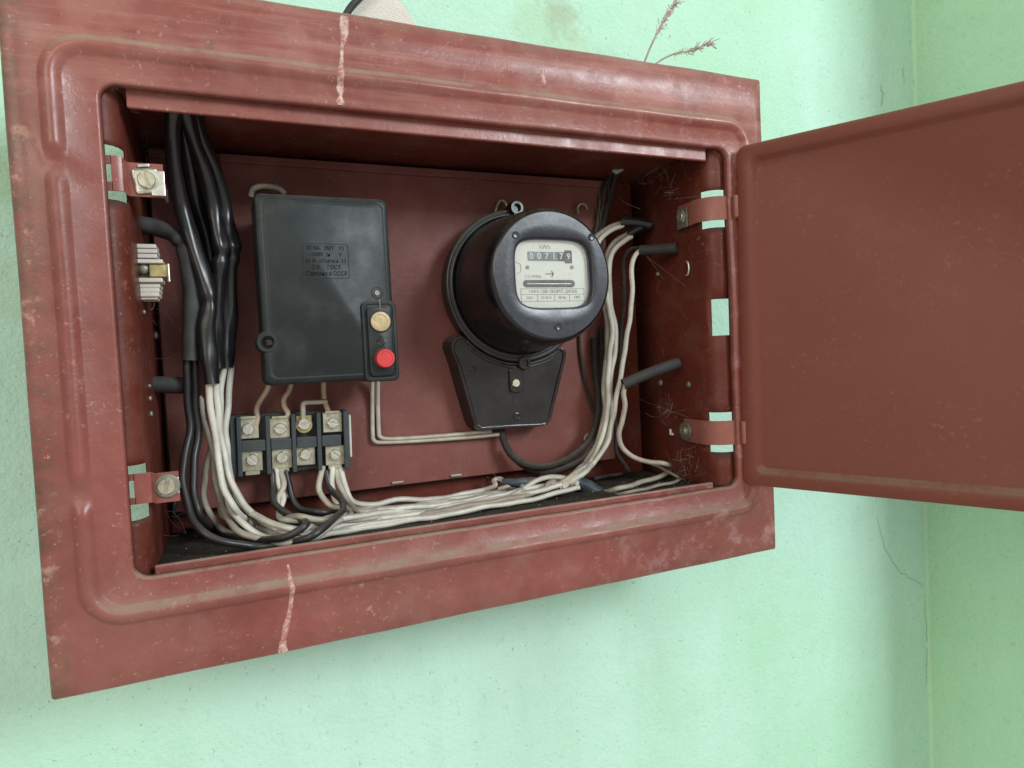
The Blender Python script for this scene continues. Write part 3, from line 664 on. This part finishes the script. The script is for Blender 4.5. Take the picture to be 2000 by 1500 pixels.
scr = {(0, 0): (485, 838, 1.2), (1, 0): (547, 837, -.2), (2, 0): (594, 828, .1), (3, 0): (650, 826, -.25), (0, 1): (493, 898, -.8), (1, 1): (551, 893, 1.15), (2, 1): (597, 887, .35), (3, 1): (655, 887, -.7)}
for (i, j), (px, py, an) in scr.items():
    c = at(px, py, .1035); lc = TBM.inverted() @ c
    brass = (i, j) == (2, 0)
    bm = bmesh.new()
    if (i, j) == (2, 0):
        disc(bm, TBM @ Vector((lc.x, .0062, lc.z-.001)), (0, -1, 0), [(.0074, 0), (.0074, .0012), (.007, .0016)], 24); box(bm, lc.x-.0066, lc.x+.0068, .005, .0066, lc.z-.004, lc.z+.0075, .0005, TBM)
    else:
        lo, hi = (lc.z-.0080, lc.z+.0090) if j == 0 else (lc.z-.0095, lc.z+.0072)
        box(bm, lc.x-.0086, lc.x+.0084, .0048, .0064, lo-.0006, hi+.0006, .0005, TBM)
        if j == 1 and i != 2: box(bm, lc.x-.0062, lc.x+.0058, .0050, .0105, lo-.0042, lo+.0003, .0005, TBM)
        if j == 0: box(bm, lc.x-.0066, lc.x+.0064, .0030, .0062, hi-.0004, hi+.0022, .0005, TBM)
    pl_ = obj('contact_plate', bm, M_brass if brass else M_zinc, TB)
    obj('screw', screw_bm(TBM @ Vector((lc.x, .0040, lc.z)), (0, -1, 0), .0050 if not brass else .0053, an, h=.0034), (M_steel, M_grimeslot), pl_)
bm = bmesh.new(); box(bm, hw+.0001, hw+.0022, .001, .012, -.0165, .0225, .0006, TBM); obj('end_strip', bm, M_paledirty, TB)

# ------------------------------------------------------------------ lock block on the left side wall
LB = thing('lock_block', 'pale plastic and metal lock block fixed to the left side wall', 'lock', (-.2475, .06, .02))
def lbx(x0, y0, x1, y1, Y, dep, mt, nm, bev=.0008):
    a = at(x0, y0, Y); b_ = at(x1, y1, Y); bm = bmesh.new(); box(bm, a.x, b_.x, Y, Y+dep, b_.z, a.z, bev); return obj(nm, bm, mt, LB)
LY = .045
for k in range(3): lbx(238, 475+9.7*k, 305+2*(k > 0), 484.9+9.7*k, LY+.0007*(k % 2), .02, M_paledirty, 'upper_rib')
lbx(240, 505, 318, 514, LY-.003, .016, M_paledirty, 'upper_clamp'); lbx(238, 515, 320, 543, LY+.006, .014, M_dullsteel, 'tongue_guide'); lbx(240, 542, 318, 551, LY-.003, .016, M_paledirty, 'lower_clamp')
lbx(290, 516, 331, 541, LY-.001, .004, M_brass, 'tongue'); lbx(325, 514, 333, 551, LY-.003, .003, M_steel, 'tongue_end')
for k in range(3): lbx(238, 553+8.7*k, 313-1*k, 561.9+8.7*k, LY+.0006*(k % 2), .02, M_paledirty, 'lower_rib')
lbx(238, 580, 308, 585, LY+.002, .016, M_paledirty, 'foot')
c = at(281, 526, LY+.004); bm = bmesh.new(); disc(bm, c, (0, -1, 0), [(.0042, -.002), (.0042, .002), (.003, .0038), (.001, .0044)], 18); obj('pin', bm, M_dullsteel, LB, smooth=True)

# ------------------------------------------------------------------ sleeves, wires and cables
def wire(name, label, cat, pts, r, mt, group=None, n=8, hollow=False, k=6, rv=None, crease=0):
    P = [p if isinstance(p, Vector) else (atz(p[0], p[1], FZ+p[3]) if len(p) == 4 else at(*p)) for p in pts]
    bm = bmesh.new(); tube(bm, P, rv or r, n, k, crease=crease, hollow=hollow, wobble=.0007 if name in ('white_wire', 'cream_wire', 'black_wire', 'grimy_wire') else 0)
    return obj(name, bm, mt, None, smooth=True, label=label, cat=cat, group=group, angle=60)
FZ = -.1685
def crump(r, kinks, ph=0):
    """sleeve radius along its run: pinched at the kinks"""
    def f(t):
        v = r*(1+.05*math.sin(t*23+ph)+.03*math.sin(t*51+ph*2))
        for kt, amt, wd in kinks: v *= 1-amt*math.exp(-((t-kt)/wd)**2)
        return v
    return f
wire('insulating_sleeve', 'long black sleeve bending from the cabinet ceiling to a matt grey lower end', 'sleeve', [(346, 190, .032), (337, 250, .042), (340, 320, .055), (354, 400, .068), (378, 480, .066), (398, 545, .064), (409, 595, .062), (404, 640, .062), (409, 700, .062), (414, 750, .062)], .0080, M_pvc, n=24, k=9, crease=.07, hollow=True, rv=crump(.0060, [(.66, .20, .025)]))
wire('insulating_sleeve', 'black sleeve from the ceiling ending beside the matt grey sleeve end', 'sleeve', [(360, 190, .036), (374, 260, .048), (397, 330, .064), (416, 400, .078), (427, 455, .076), (433, 492, .074), (424, 540, .078), (420, 600, .080), (422, 660, .082), (427, 720, .082)], .0075, M_pvc, n=24, k=9, crease=.10, hollow=True, rv=crump(.0060, [(.57, .32, .022)], 1))
wire('insulating_sleeve', 'black sleeve with a sharp crease running nearest the breaker box', 'sleeve', [(370, 190, .040), (390, 262, .056), (417, 330, .074), (438, 400, .088), (447, 455, .086), (455, 490, .082), (447, 530, .088), (446, 600, .090), (445, 660, .090), (443, 718, .090)], .0078, M_pvc, n=24, k=9, crease=.10, hollow=True, rv=crump(.0064, [(.57, .36, .020)], 2))
wire('insulating_sleeve', 'dull black sleeve hidden behind the other hanging sleeves', 'sleeve', [(354, 190, .042), (362, 280, .062), (380, 370, .084), (400, 450, .100), (412, 540, .102), (418, 640, .104)], .0062, M_pvc, n=16, crease=.08, hollow=True)
wire('insulating_sleeve', 'black sleeve leaving the left side wall above the lock block and kinking downward', 'sleeve', [(236, 436, .078), (268, 438, .078), (310, 447, .078), (343, 462, .074), (361, 482, .070), (370, 530, .070), (376, 590, .070), (374, 650, .070), (374, 704, .070)], .0075, M_rubber, n=24, k=9, crease=.06, hollow=True, rv=crump(.0066, [(.47, .30, .025)], 3))
wire('cable_stub', 'short straight grey rubber tube on the left side wall below the lock block', 'tube', [(250, 751, .085), (300, 751, .085), (358, 753, .085)], .0068, M_rubber, n=14, hollow=True)
wire('cable_collar', 'black taped collar where the sleeves leave the cabinet ceiling', 'collar', [at(356, 188, .036), at(356, 204, .036), at(356, 219, .037)], .0100, M_pvc, n=18)
# black wires
bl = dict(mt=M_blackw, cat='wire', group=None)
wire('black_wire', 'black wire from the kinked left sleeve looping lowest across the cabinet floor', 'wire', [(367, 700, .072), (367, 780, .074), (369, 850, .074), (360, 905, .066), (362, 960, .055), (374, 1012, .045), (402, 1044, .034), (445, 1060, .032), (500, 1068, 0, .004), (560, 1060, 0, .006), (612, 1043, 0, .012), (650, 1018, 0, .016), (670, 994, 0, .018), (664, 975, .082), (645, 950, .100), (637, 918, .106)], .0030, M_blackw)
wire('black_wire', 'black wire beside the lowest loop curving into the white wires on the floor', 'wire', [(380, 700, .074), (384, 780, .076), (386, 850, .076), (377, 905, .070), (380, 960, .062), (392, 1008, .055), (420, 1035, 0, .007), (470, 1054, 0, .005), (528, 1052, 0, .010), (574, 1042, 0, .014), (598, 1028, 0, .018), (575, 1010, .068), (540, 985, .085), (533, 950, .100), (531, 920, .106)], .0030, M_blackw)
wire('black_wire', 'short black wire dropping from the second terminal to the floor bundle', 'wire', [(558, 915, .108), (563, 950, .104), (574, 980, .098), (594, 998, .090), (630, 1001, .080), (690, 1000, 0, .006), (760, 996, 0, .003)], .0028, M_blackw)
wire('black_wire', 'thin black wire lying in the rear left floor corner behind the lower catch', 'wire', [(345, 960, .110), (338, 1000, .110), (340, 1026, 0, .003), (372, 1032, 0, .003), (420, 1036, 0, .003)], .0016, M_blackw)
# white wires of the left bundle
WB = 'white wires falling from the black sleeves'
wire('white_wire', 'white wire from the matt grey sleeve end sweeping to the floor', 'wire', [(408, 742, .062), (414, 820, .066), (424, 880, .066), (434, 940, .062), (456, 990, .056), (500, 1026, 0, .009), (550, 1046, 0, .006), (600, 1042, 0, .008), (680, 1024, 0, .006), (780, 1008, 0, .005), (900, 990, 0, .006), (1000, 970, 0, .008), (1070, 954, 0, .011), (1118, 942, 0, .013)], .0027, M_white)
wire('white_wire', 'second white wire from the matt grey sleeve end', 'wire', [(420, 742, .064), (428, 820, .068), (438, 880, .070), (450, 940, .068), (474, 985, .064), (515, 1018, 0, .014), (565, 1040, 0, .010), (620, 1030, 0, .008), (700, 1010, 0, .007), (800, 1000, 0, .005), (900, 984, 0, .005), (990, 966, 0, .008), (1060, 948, 0, .012), (1120, 942, 0, .015)], .0027, M_white)
wire('white_wire', 'white wire from the creased sleeve passing in front of the terminal block edge', 'wire', [(437, 708, .088), (432, 780, .084), (430, 840, .078), (440, 900, .074), (452, 950, .070), (484, 1000, 0, .016), (536, 1032, 0, .011), (576, 1048, 0, .004), (640, 1040, 0, .004), (740, 1022, 0, .004), (850, 1008, 0, .004), (940, 993, 0, .004), (1020, 978, 0, .004), (1090, 963, 0, .007), (1132, 952, 0, .010)], .0026, M_white)
wire('white_wire', 'white wire at the breaker side of the hanging bundle', 'wire', [(450, 708, .090), (448, 780, .088), (440, 850, .082), (446, 910, .080), (458, 958, .078), (480, 990, .076), (525, 1022, 0, .018), (580, 1034, 0, .014), (640, 1012, 0, .010), (720, 1003, 0, .009), (830, 985, 0, .008), (930, 968, 0, .006), (1000, 953, 0, .006), (1045, 936, 0, .008)], .0027, M_white)
wire('cream_wire', 'aged cream wire crossing the white bundle from behind the black pair', 'wire', [(388, 775, .090), (398, 820, .088), (414, 865, .084), (428, 910, .084), (440, 955, .080), (448, 990, .078), (446, 1010, .078), (438, 1008, .080), (430, 975, .084), (418, 930, .088), (412, 885, .092)], .0024, M_cream)
wire('cream_wire', 'cream wire bowing out beside the lower catch to the floor', 'wire', [(412, 868, .092), (402, 915, .088), (400, 960, .082), (408, 1000, .074), (432, 1032, 0, .010), (480, 1048, 0, .006), (540, 1050, 0, .006), (590, 1040, 0, .010)], .0025, M_cream)
# wires under the terminal block
wire('white_wire', 'white wire under the second terminal twisting down to the floor', 'wire', [(538, 915, .107), (543, 945, .102), (552, 972, .096), (546, 1000, .088), (562, 1015, 0, .016), (600, 1018, 0, .014), (640, 1020, 0, .012), (710, 1006, 0, .012), (800, 993, 0, .009), (890, 978, 0, .006)], .0026, M_white)
wire('cream_wire', 'cream wire twisted round the white wire under the second terminal', 'wire', [(546, 915, .109), (552, 948, .100), (542, 978, .094), (556, 1002, .088), (590, 1010, 0, .020), (630, 1018, 0, .014), (690, 1014, 0, .010), (780, 1004, 0, .006), (880, 990, 0, .003)], .0026, M_cream)
wire('cream_wire', 'cream wire at the breaker side of the fourth terminal curving under it', 'wire', [(630, 912, .107), (624, 940, .103), (628, 965, .098), (645, 985, .090), (672, 990, .082), (684, 1002, 0, .012), (660, 1020, 0, .012), (620, 1046, 0, .008), (570, 1057, 0, .007), (515, 1055, 0, .008), (465, 1036, 0, .014), (434, 990, .080), (420, 930, .092)], .0027, M_cream)
wire('white_wire', 'white wire hanging straight under the fourth terminal', 'wire', [(648, 912, .106), (648, 950, .100), (658, 982, .094), (690, 992, .086), (740, 996, 0, .012), (840, 988, 0, .008), (930, 974, 0, .006), (1000, 962, 0, .004)], .0026, M_white)
wire('white_wire', 'white wire leaving the fourth terminal along the rear of the floor run', 'wire', [(664, 912, .108), (672, 945, .104), (686, 975, .098), (720, 986, .088), (780, 977, 0, .012), (840, 975, 0, .008), (900, 966, 0, .006), (950, 956, 0, .007), (966, 950, 0, .010), (964, 940, 0, .014), (976, 936, 0, .016), (992, 941, 0, .015)], .0027, M_white)
wire('cream_wire', 'cream wire twisted with the one leaving the fourth terminal', 'wire', [(656, 912, .109), (664, 948, .102), (680, 980, .094), (710, 1000, 0, .014), (780, 990, 0, .008), (860, 985, 0, .006), (920, 975, 0, .005), (990, 955, 0, .009)], .0027, M_cream)
# floor run to the right
wire('cream_wire', 'cream wire of the floor run ending in a small open loop before the blue sleeve', 'wire', [(1040, 958, 0, .004), (1024, 972, 0, .004), (1020, 960, 0, .010), (1022, 950, 0, .013), (1010, 945, 0, .014), (992, 950, 0, .013), (974, 956, 0, .010)], .0025, M_cream)
wire('white_wire', 'front white wire of the floor run arching over to the large blue sleeve', 'wire', [(436, 955, .072), (458, 1006, .062), (510, 1043, 0, .009), (590, 1054, 0, .005), (660, 1040, 0, .003), (760, 1022, 0, .003), (880, 1004, 0, .003), (960, 985, 0, .004), (1010, 966, 0, .008), (1045, 940, 0, .016), (1080, 930, 0, .020), (1110, 934, 0, .018), (1128, 944, 0, .014)], .0027, M_white)
wire('cream_wire', 'cream wire bending sharply back beneath the arching white wires', 'wire', [(760, 1012, 0, .003), (900, 992, 0, .006), (990, 974, 0, .008), (1062, 956, 0, .010), (1068, 946, 0, .014), (1090, 940, 0, .014), (1120, 948, 0, .012)], .0026, M_grime)
wire('splice_sleeve', 'narrow blue-black taped splice beside the wire loop on the floor', 'splice', [(982, 943, 0, .016), (1010, 943, 0, .016), (1042, 940, 0, .015)], .0046, M_blue, n=16, crease=.06)
wire('splice_sleeve', 'large blue-black sleeve where the floor wires meet', 'splice', [(1112, 934, .082), (1140, 949, .080), (1168, 964, .078)], .0078, M_blue, n=20, crease=.07)
wire('cream_wire', 'thin cream wire lying behind the narrow blue splice', 'wire', [(1030, 944, 0, .012), (1052, 934, 0, .012), (1062, 926, 0, .012), (1040, 922, 0, .010), (1022, 928, 0, .006)], .0020, M_cream)
# vertical bundle on the right
WR = 'white wires rising past the meter'
for i, (dx, dy, mt, lab, endp) in enumerate(((-7, .006, M_cream, 'cream wire nearest the meter in the rising right bundle', [(1160, 470, .118), (1184, 448, .114), (1216, 434, .108)]), (0, .000, M_white, 'white wire in the middle of the rising right bundle', [(1166, 478, .114), (1190, 452, .110), (1218, 438, .104)]), (7, .004, M_white, 'white wire on the door side of the rising right bundle', [(1190, 510, .110), (1206, 482, .108), (1234, 462, .102)]), (2, .012, M_cream, 'rear cream wire of the rising right bundle', [(1186, 500, .118), (1200, 472, .116), (1228, 454, .110)]))):
    wire('cream_wire' if mt is M_cream else 'white_wire', lab, 'wire', [(1092+dx, 952, 0, .010), (1128+dx, 926, 0, .022), (1156+dx, 895, .090+dy), (1178+dx, 850, .092+dy), (1188+dx*.6, 800, .094+dy), (1186+dx*1.0, 745, .096+dy), (1192+dx, 690, .096+dy), (1196+dx, 645, .096+dy), (1186+dx, 590, .104+dy), (1182+dx, 545, .110)]+endp, .0030, mt)
wire('white_wire', 'white wire from the upper right tube stub running down outside the bundle', 'wire', [(1262, 488, .085), (1246, 494, .085), (1236, 512, .085), (1234, 570, .086), (1228, 640, .088), (1218, 700, .090), (1206, 760, .090), (1198, 820, .088), (1186, 862, .086), (1160, 902, .084), (1128, 938, 0, .012)], .0027, M_white)
wire('black_wire', 'thin black wire beside the white wire of the upper right tube stub', 'wire', [(1258, 484, .092), (1232, 488, .096), (1220, 510, .100), (1218, 580, .100), (1212, 680, .100), (1204, 780, .100), (1202, 850, .100), (1204, 885, .098), (1222, 908, .094), (1230, 918, .092), (1215, 926, 0, .004), (1160, 936, 0, .004)], .0022, M_fabric)
wire('cream_wire', 'cream wire snaking from the lower right tube stub round to the large blue sleeve', 'wire', [(1222, 750, .070), (1218, 768, .072), (1221, 795, .074), (1216, 822, .076), (1209, 845, .078), (1214, 872, .078), (1236, 892, .074), (1272, 904, .066), (1298, 906, .060), (1308, 914, 0, .010), (1296, 928, 0, .006), (1256, 942, 0, .004), (1206, 953, 0, .005), (1176, 962, .076), (1158, 958, .080)], .0027, M_cream)
wire('grimy_wire', 'grimy thin wire lying in the right floor corner', 'wire', [(1270, 905, .078), (1300, 918, .078), (1326, 932, 0, .003), (1318, 942, 0, .003), (1280, 950, 0, .003), (1220, 962, 0, .003), (1184, 968, .074), (1160, 962, .079)], .0018, M_grime)
wire('cable_stub', 'grey rubber tube stub reaching to the upper part of the right side wall', 'tube', [(1250, 489, .084), (1285, 487, .070), (1322, 484, .054)], .0055, M_rubber, n=14, hollow=True)
wire('cable_stub', 'grey rubber tube stub slanting up to the lower part of the right side wall', 'tube', [(1217, 751, .070), (1265, 730, .062), (1326, 708, .052)], .0058, M_rubber, n=14, hollow=True)
wire('wire_end_cap', 'upper black taped wire end beside the meter', 'wire cap', [(1212, 433, .106), (1240, 434, .100), (1270, 440, .094)], .0058, M_pvc, n=12)
wire('wire_end_cap', 'lower black taped wire end under the upper one', 'wire cap', [(1228, 458, .104), (1248, 446, .100), (1272, 438, .096)], .0050, M_pvc, n=12)
wire('dusty_cable', 'dusty black braided cable looping from under the meter to the right', 'cable', [(978, 836, .115), (984, 862, .112), (1000, 890, .108), (1030, 908, .100), (1070, 910, .098), (1112, 894, .100), (1146, 866, .104), (1164, 826, .108), (1168, 780, .112), (1162, 720, .116), (1160, 660, .118)], .0036, M_fabric, n=10)
wire('dusty_cable', 'second dusty black cable under the braided loop', 'cable', [(990, 876, .114), (1020, 908, .110), (1062, 922, .104), (1110, 912, .100), (1152, 884, .100), (1172, 845, .104), (1178, 790, .110), (1176, 700, .116), (1174, 640, .120)], .0034, M_fabric, n=10)
wire('dusty_cable', 'thin dark cable hanging behind the meter on the mounting plate', 'cable', [(1130, 640, .123), (1134, 700, .123), (1146, 760, .122), (1160, 806, .120)], .0018, M_fabric)
wire('dusty_cable', 'dusty cable hanging from the putty plug', 'cable', [(1204, 335, .112), (1196, 365, .116), (1184, 410, .119), (1174, 460, .120), (1170, 520, .121)], .0030, M_fabric)
wire('dusty_cable', 'thinner dusty cable beside the one from the putty plug', 'cable', [(1196, 335, .116), (1180, 370, .119), (1168, 420, .121), (1162, 480, .122)], .0024, M_fabric)
# breaker to terminal block and meter
wire('tan_wire', 'tan wire from the breaker to the first terminal', 'wire', [(528, 745, .110), (520, 765, .112), (507, 785, .113), (501, 800, .110), (503, 818, .107), (500, 830, .106)], .0024, M_tan)
wire('tan_wire', 'tan wire from the breaker to the second terminal', 'wire', [(570, 742, .110), (565, 762, .112), (555, 780, .112), (556, 795, .110), (562, 806, .107), (560, 822, .106)], .0024, M_tan)
wire('tan_wire', 'tan wire from the breaker straight to the fourth terminal', 'wire', [(632, 740, .110), (632, 765, .112), (634, 782, .112), (640, 800, .108), (642, 814, .106)], .0025, M_tan)
wire('jumper_wire', 'yellowed jumper wire bridging the third and fourth terminals', 'wire', [(592, 818, .103), (592, 806, .102), (592, 791, .103), (594, 787, .103), (600, 786, .104), (622, 785, .108), (638, 784, .110)], .0023, M_cream)
wire('tan_wire', 'lower cream wire making a square bend between breaker and meter', 'wire', [(727, 738, .112), (727, 790, .120), (728, 848, .121), (729, 858, .121), (734, 863, .121), (746, 864, .121), (850, 859, .120), (940, 852, .118), (975, 848, .114)], .0021, M_cream)
wire('tan_wire', 'upper cream wire making a square bend between breaker and meter', 'wire', [(738, 738, .110), (738, 790, .119), (740, 842, .120), (741, 851, .120), (746, 855, .120), (758, 857, .120), (850, 852, .119), (920, 846, .118), (960, 842, .114)], .0021, M_cream)
wire('tan_wire', 'curved cream wire end showing above the breaker', 'wire', [(490, 384, .112), (494, 370, .110), (506, 364, .108), (526, 364, .108), (546, 369, .110), (556, 378, .112)], .0026, M_cream)
wire('wire_hook', 'small bent wire hook beside the top of the meter', 'hook', [(1130, 418, .120), (1128, 406, .118), (1134, 398, .116), (1143, 400, .116), (1147, 408, .118)], .0016, M_dullsteel)
wire('wire_hook', 'small bent wire ring under the meter beside the dusty cables', 'hook', [(1146, 866, .118), (1142, 856, .116), (1147, 849, .115), (1156, 850, .116), (1158, 858, .118)], .0013, M_grime)
# putty plug on the ceiling
bm = bmesh.new(); bmesh.ops.create_icosphere(bm, subdivisions=3, radius=1); c = at(1206, 328, .100)
for v in bm.verts:
    q = v.co.copy(); k = 1+.22*math.sin(q.x*5+q.z*4)*math.cos(q.y*6)+.1*math.sin(q.z*13+q.x*9)
    v.co = Vector((c.x+q.x*.0098*k, c.y+q.y*.008*k, c.z+.004+q.z*.0095*k+q.x*.002))
obj('putty_plug', bm, M_putty, smooth=True, label='crumbly grey putty plug round the cables at the cabinet ceiling', cat='putty')

# ------------------------------------------------------------------ things tucked behind the cabinet's top
bm = bmesh.new(); Y0 = .060
out = [(676, 62), (690, 22), (706, -12), (730, -34), (756, -30), (776, -6), (794, 18), (810, 45), (820, 72)]
fr_ = [at(a, b_, Y0+.004*math.sin((a-676)/45)) for a, b_ in out]; bk = [p+Vector((.0005, .0010, 0)) for p in fr_]
loft(bm, [fr_, bk], True, True, True)
obj('leaflet', bm, M_paper, label='printed paper leaflet tucked behind the top of the cabinet', cat='leaflet')
wire('black_strap', 'dark strap bent beside the paper leaflet above the cabinet', 'strap', [(664, 70, .058), (672, 38, .056), (684, 16, .055), (702, -4, .055), (730, -30, .056)], .0030, M_rubber)
def twig(pts, lab, Y, side_):
    T = thing('dried_twig', lab, 'dried twig', at(*pts[0], Y))
    P = [at(a, b_, Y) for a, b_ in pts]; bm = bmesh.new(); tube(bm, P, lambda t: .0009*(1.25-.5*t), 6, 5); obj('stem', bm, M_twig, T, smooth=True)
    C = catmull(P, 10); bm = bmesh.new()
    for i in range(90):
        t = rnd.uniform(.45, 1); c = C[min(len(C)-1, int(t*(len(C)-1)))]; tg = (C[-1]-C[len(C)//2]).normalized()
        d = (tg*rnd.uniform(.6, 1.6)+Vector((rnd.gauss(0, .38), rnd.gauss(0, .38), rnd.gauss(0, .38)))).normalized()
        ln = rnd.uniform(.004, .014)*(.6+.6*(t-.3)); e = c+d*ln; mm = c.lerp(e, .5)+Vector((rnd.gauss(0, .0008), rnd.gauss(0, .0008), rnd.gauss(0, .0008)))
        tube(bm, [c, mm, e], .00030 if t < .7 else .00050, 3, 2)
    for i in range(30):
        t = rnd.uniform(.7, 1); c = C[min(len(C)-1, int(t*(len(C)-1)))]+Vector((rnd.gauss(0, .0018), rnd.gauss(0, .0018), rnd.gauss(0, .0018)))
        e = c+Vector((rnd.gauss(0, .001), rnd.gauss(0, .001), rnd.gauss(0, .001))); tube(bm, [c, e], .0007, 5, 2)
    obj('seed_head', bm, M_seed, T)
twig([(1252, 140), (1268, 98), (1284, 64), (1300, 36), (1320, 2)], 'taller dried twig standing upright behind the cabinet top', .07, 1)
twig([(1262, 140), (1290, 118), (1320, 104), (1352, 98), (1388, 82)], 'dried twig leaning sideways behind the cabinet top', .075, 1)

# ------------------------------------------------------------------ cobwebs (uncountable)
bm = bmesh.new()
def strand(a, b_, sag=.003, r=.00012):
    a, b_ = Vector(a), Vector(b_); m_ = a.lerp(b_, .5)+Vector((rnd.gauss(0, .002), rnd.gauss(0, .002), -sag*rnd.random())); tube(bm, [a, m_, b_], r, 3, 4)
def clump(c, n_, s, r=.00009):
    c = Vector(c)
    for i in range(n_):
        a = c+Vector((rnd.gauss(0, s), rnd.gauss(0, s), rnd.gauss(0, s))); d = Vector((rnd.gauss(0, s), rnd.gauss(0, s), rnd.gauss(0, s)))*1.2
        strand(a, a+d, .002, r*rnd.uniform(.6, 1.3))
X = .2455
strand(at(1206, 385, .11), atx(1250, 408, .22)); strand(at(1262, 500, .08), atx(1340, 560, X)); strand(at(1264, 502, .08), atx(1295, 545, X)); strand(at(1288, 548, .075), at(1286, 575, .085))
strand(atx(1300, 390, X), atx(1390, 380, X)); strand(atx(1180, 830, X), atx(1340, 800, X)); strand(atx(1250, 780, X), atx(1345, 815, X), .002); strand(atx(1300, 880, X), atx(1335, 960, X)); strand(atx(1330, 310, X), atx(1345, 350, X))
for px, py, n_, s in ((1290, 340, 26, .007), (1315, 375, 16, .004), (1250, 335, 18, .007), (1200, 370, 16, .006), (1335, 905, 20, .006), (1340, 940, 16, .005), (1300, 800, 18, .007), (1240, 350, 12, .008), (1350, 885, 10, .004)):
    clump(atx(px, py, X-.006), n_, s)
clump(at(960, 945, .125), 20, .006); clump(at(905, 360, .122), 14, .006); clump(at(535, 372, .108), 16, .004); clump(at(310, 600, .11), 14, .007, .00011); clump(at(640, 350, .123), 10, .006); clump(at(330, 1010, .08), 14, .006); clump(at(270, 205, .03), 8, .003); clump(at(275, 275, .10), 14, .006)
strand(at(315, 595, .11), at(362, 655, .08)); strand(at(318, 600, .11), at(340, 640, .10)); strand(at(300, 700, .10), at(345, 690, .10))
for i in range(10): strand(at(1175+rnd.uniform(-20, 25), 360+rnd.uniform(-10, 30), .115), at(1165+rnd.uniform(-15, 20), 470+rnd.uniform(-30, 20), .118), .004)
obj('cobweb', bm, M_web, kind='stuff', label='grey dusty cobwebs strung across the inside of the cabinet', cat='cobweb')

# ------------------------------------------------------------------ grit on the cabinet floor (uncountable)
bm = bmesh.new()
for i in range(420):
    x = rnd.uniform(-.24, .24); y = rnd.uniform(.015, .138); q = rnd.uniform(.0003, .0011) * (1.6 if rnd.random() < .06 else 1)
    pts = [Vector((rnd.gauss(0, 1), rnd.gauss(0, 1), rnd.gauss(0, 1))).normalized()*q*rnd.uniform(.6, 1.2) for _ in range(4)]
    vs = [bm.verts.new(Vector((x, y, FZ+q*.4))+p) for p in pts]
    for f in ((0, 1, 2), (0, 2, 3), (0, 3, 1), (1, 3, 2)): bm.faces.new([vs[k] for k in f])
obj('floor_grit', bm, M_putty, kind='stuff', label='grey plaster grit scattered over the cabinet floor', cat='grit')
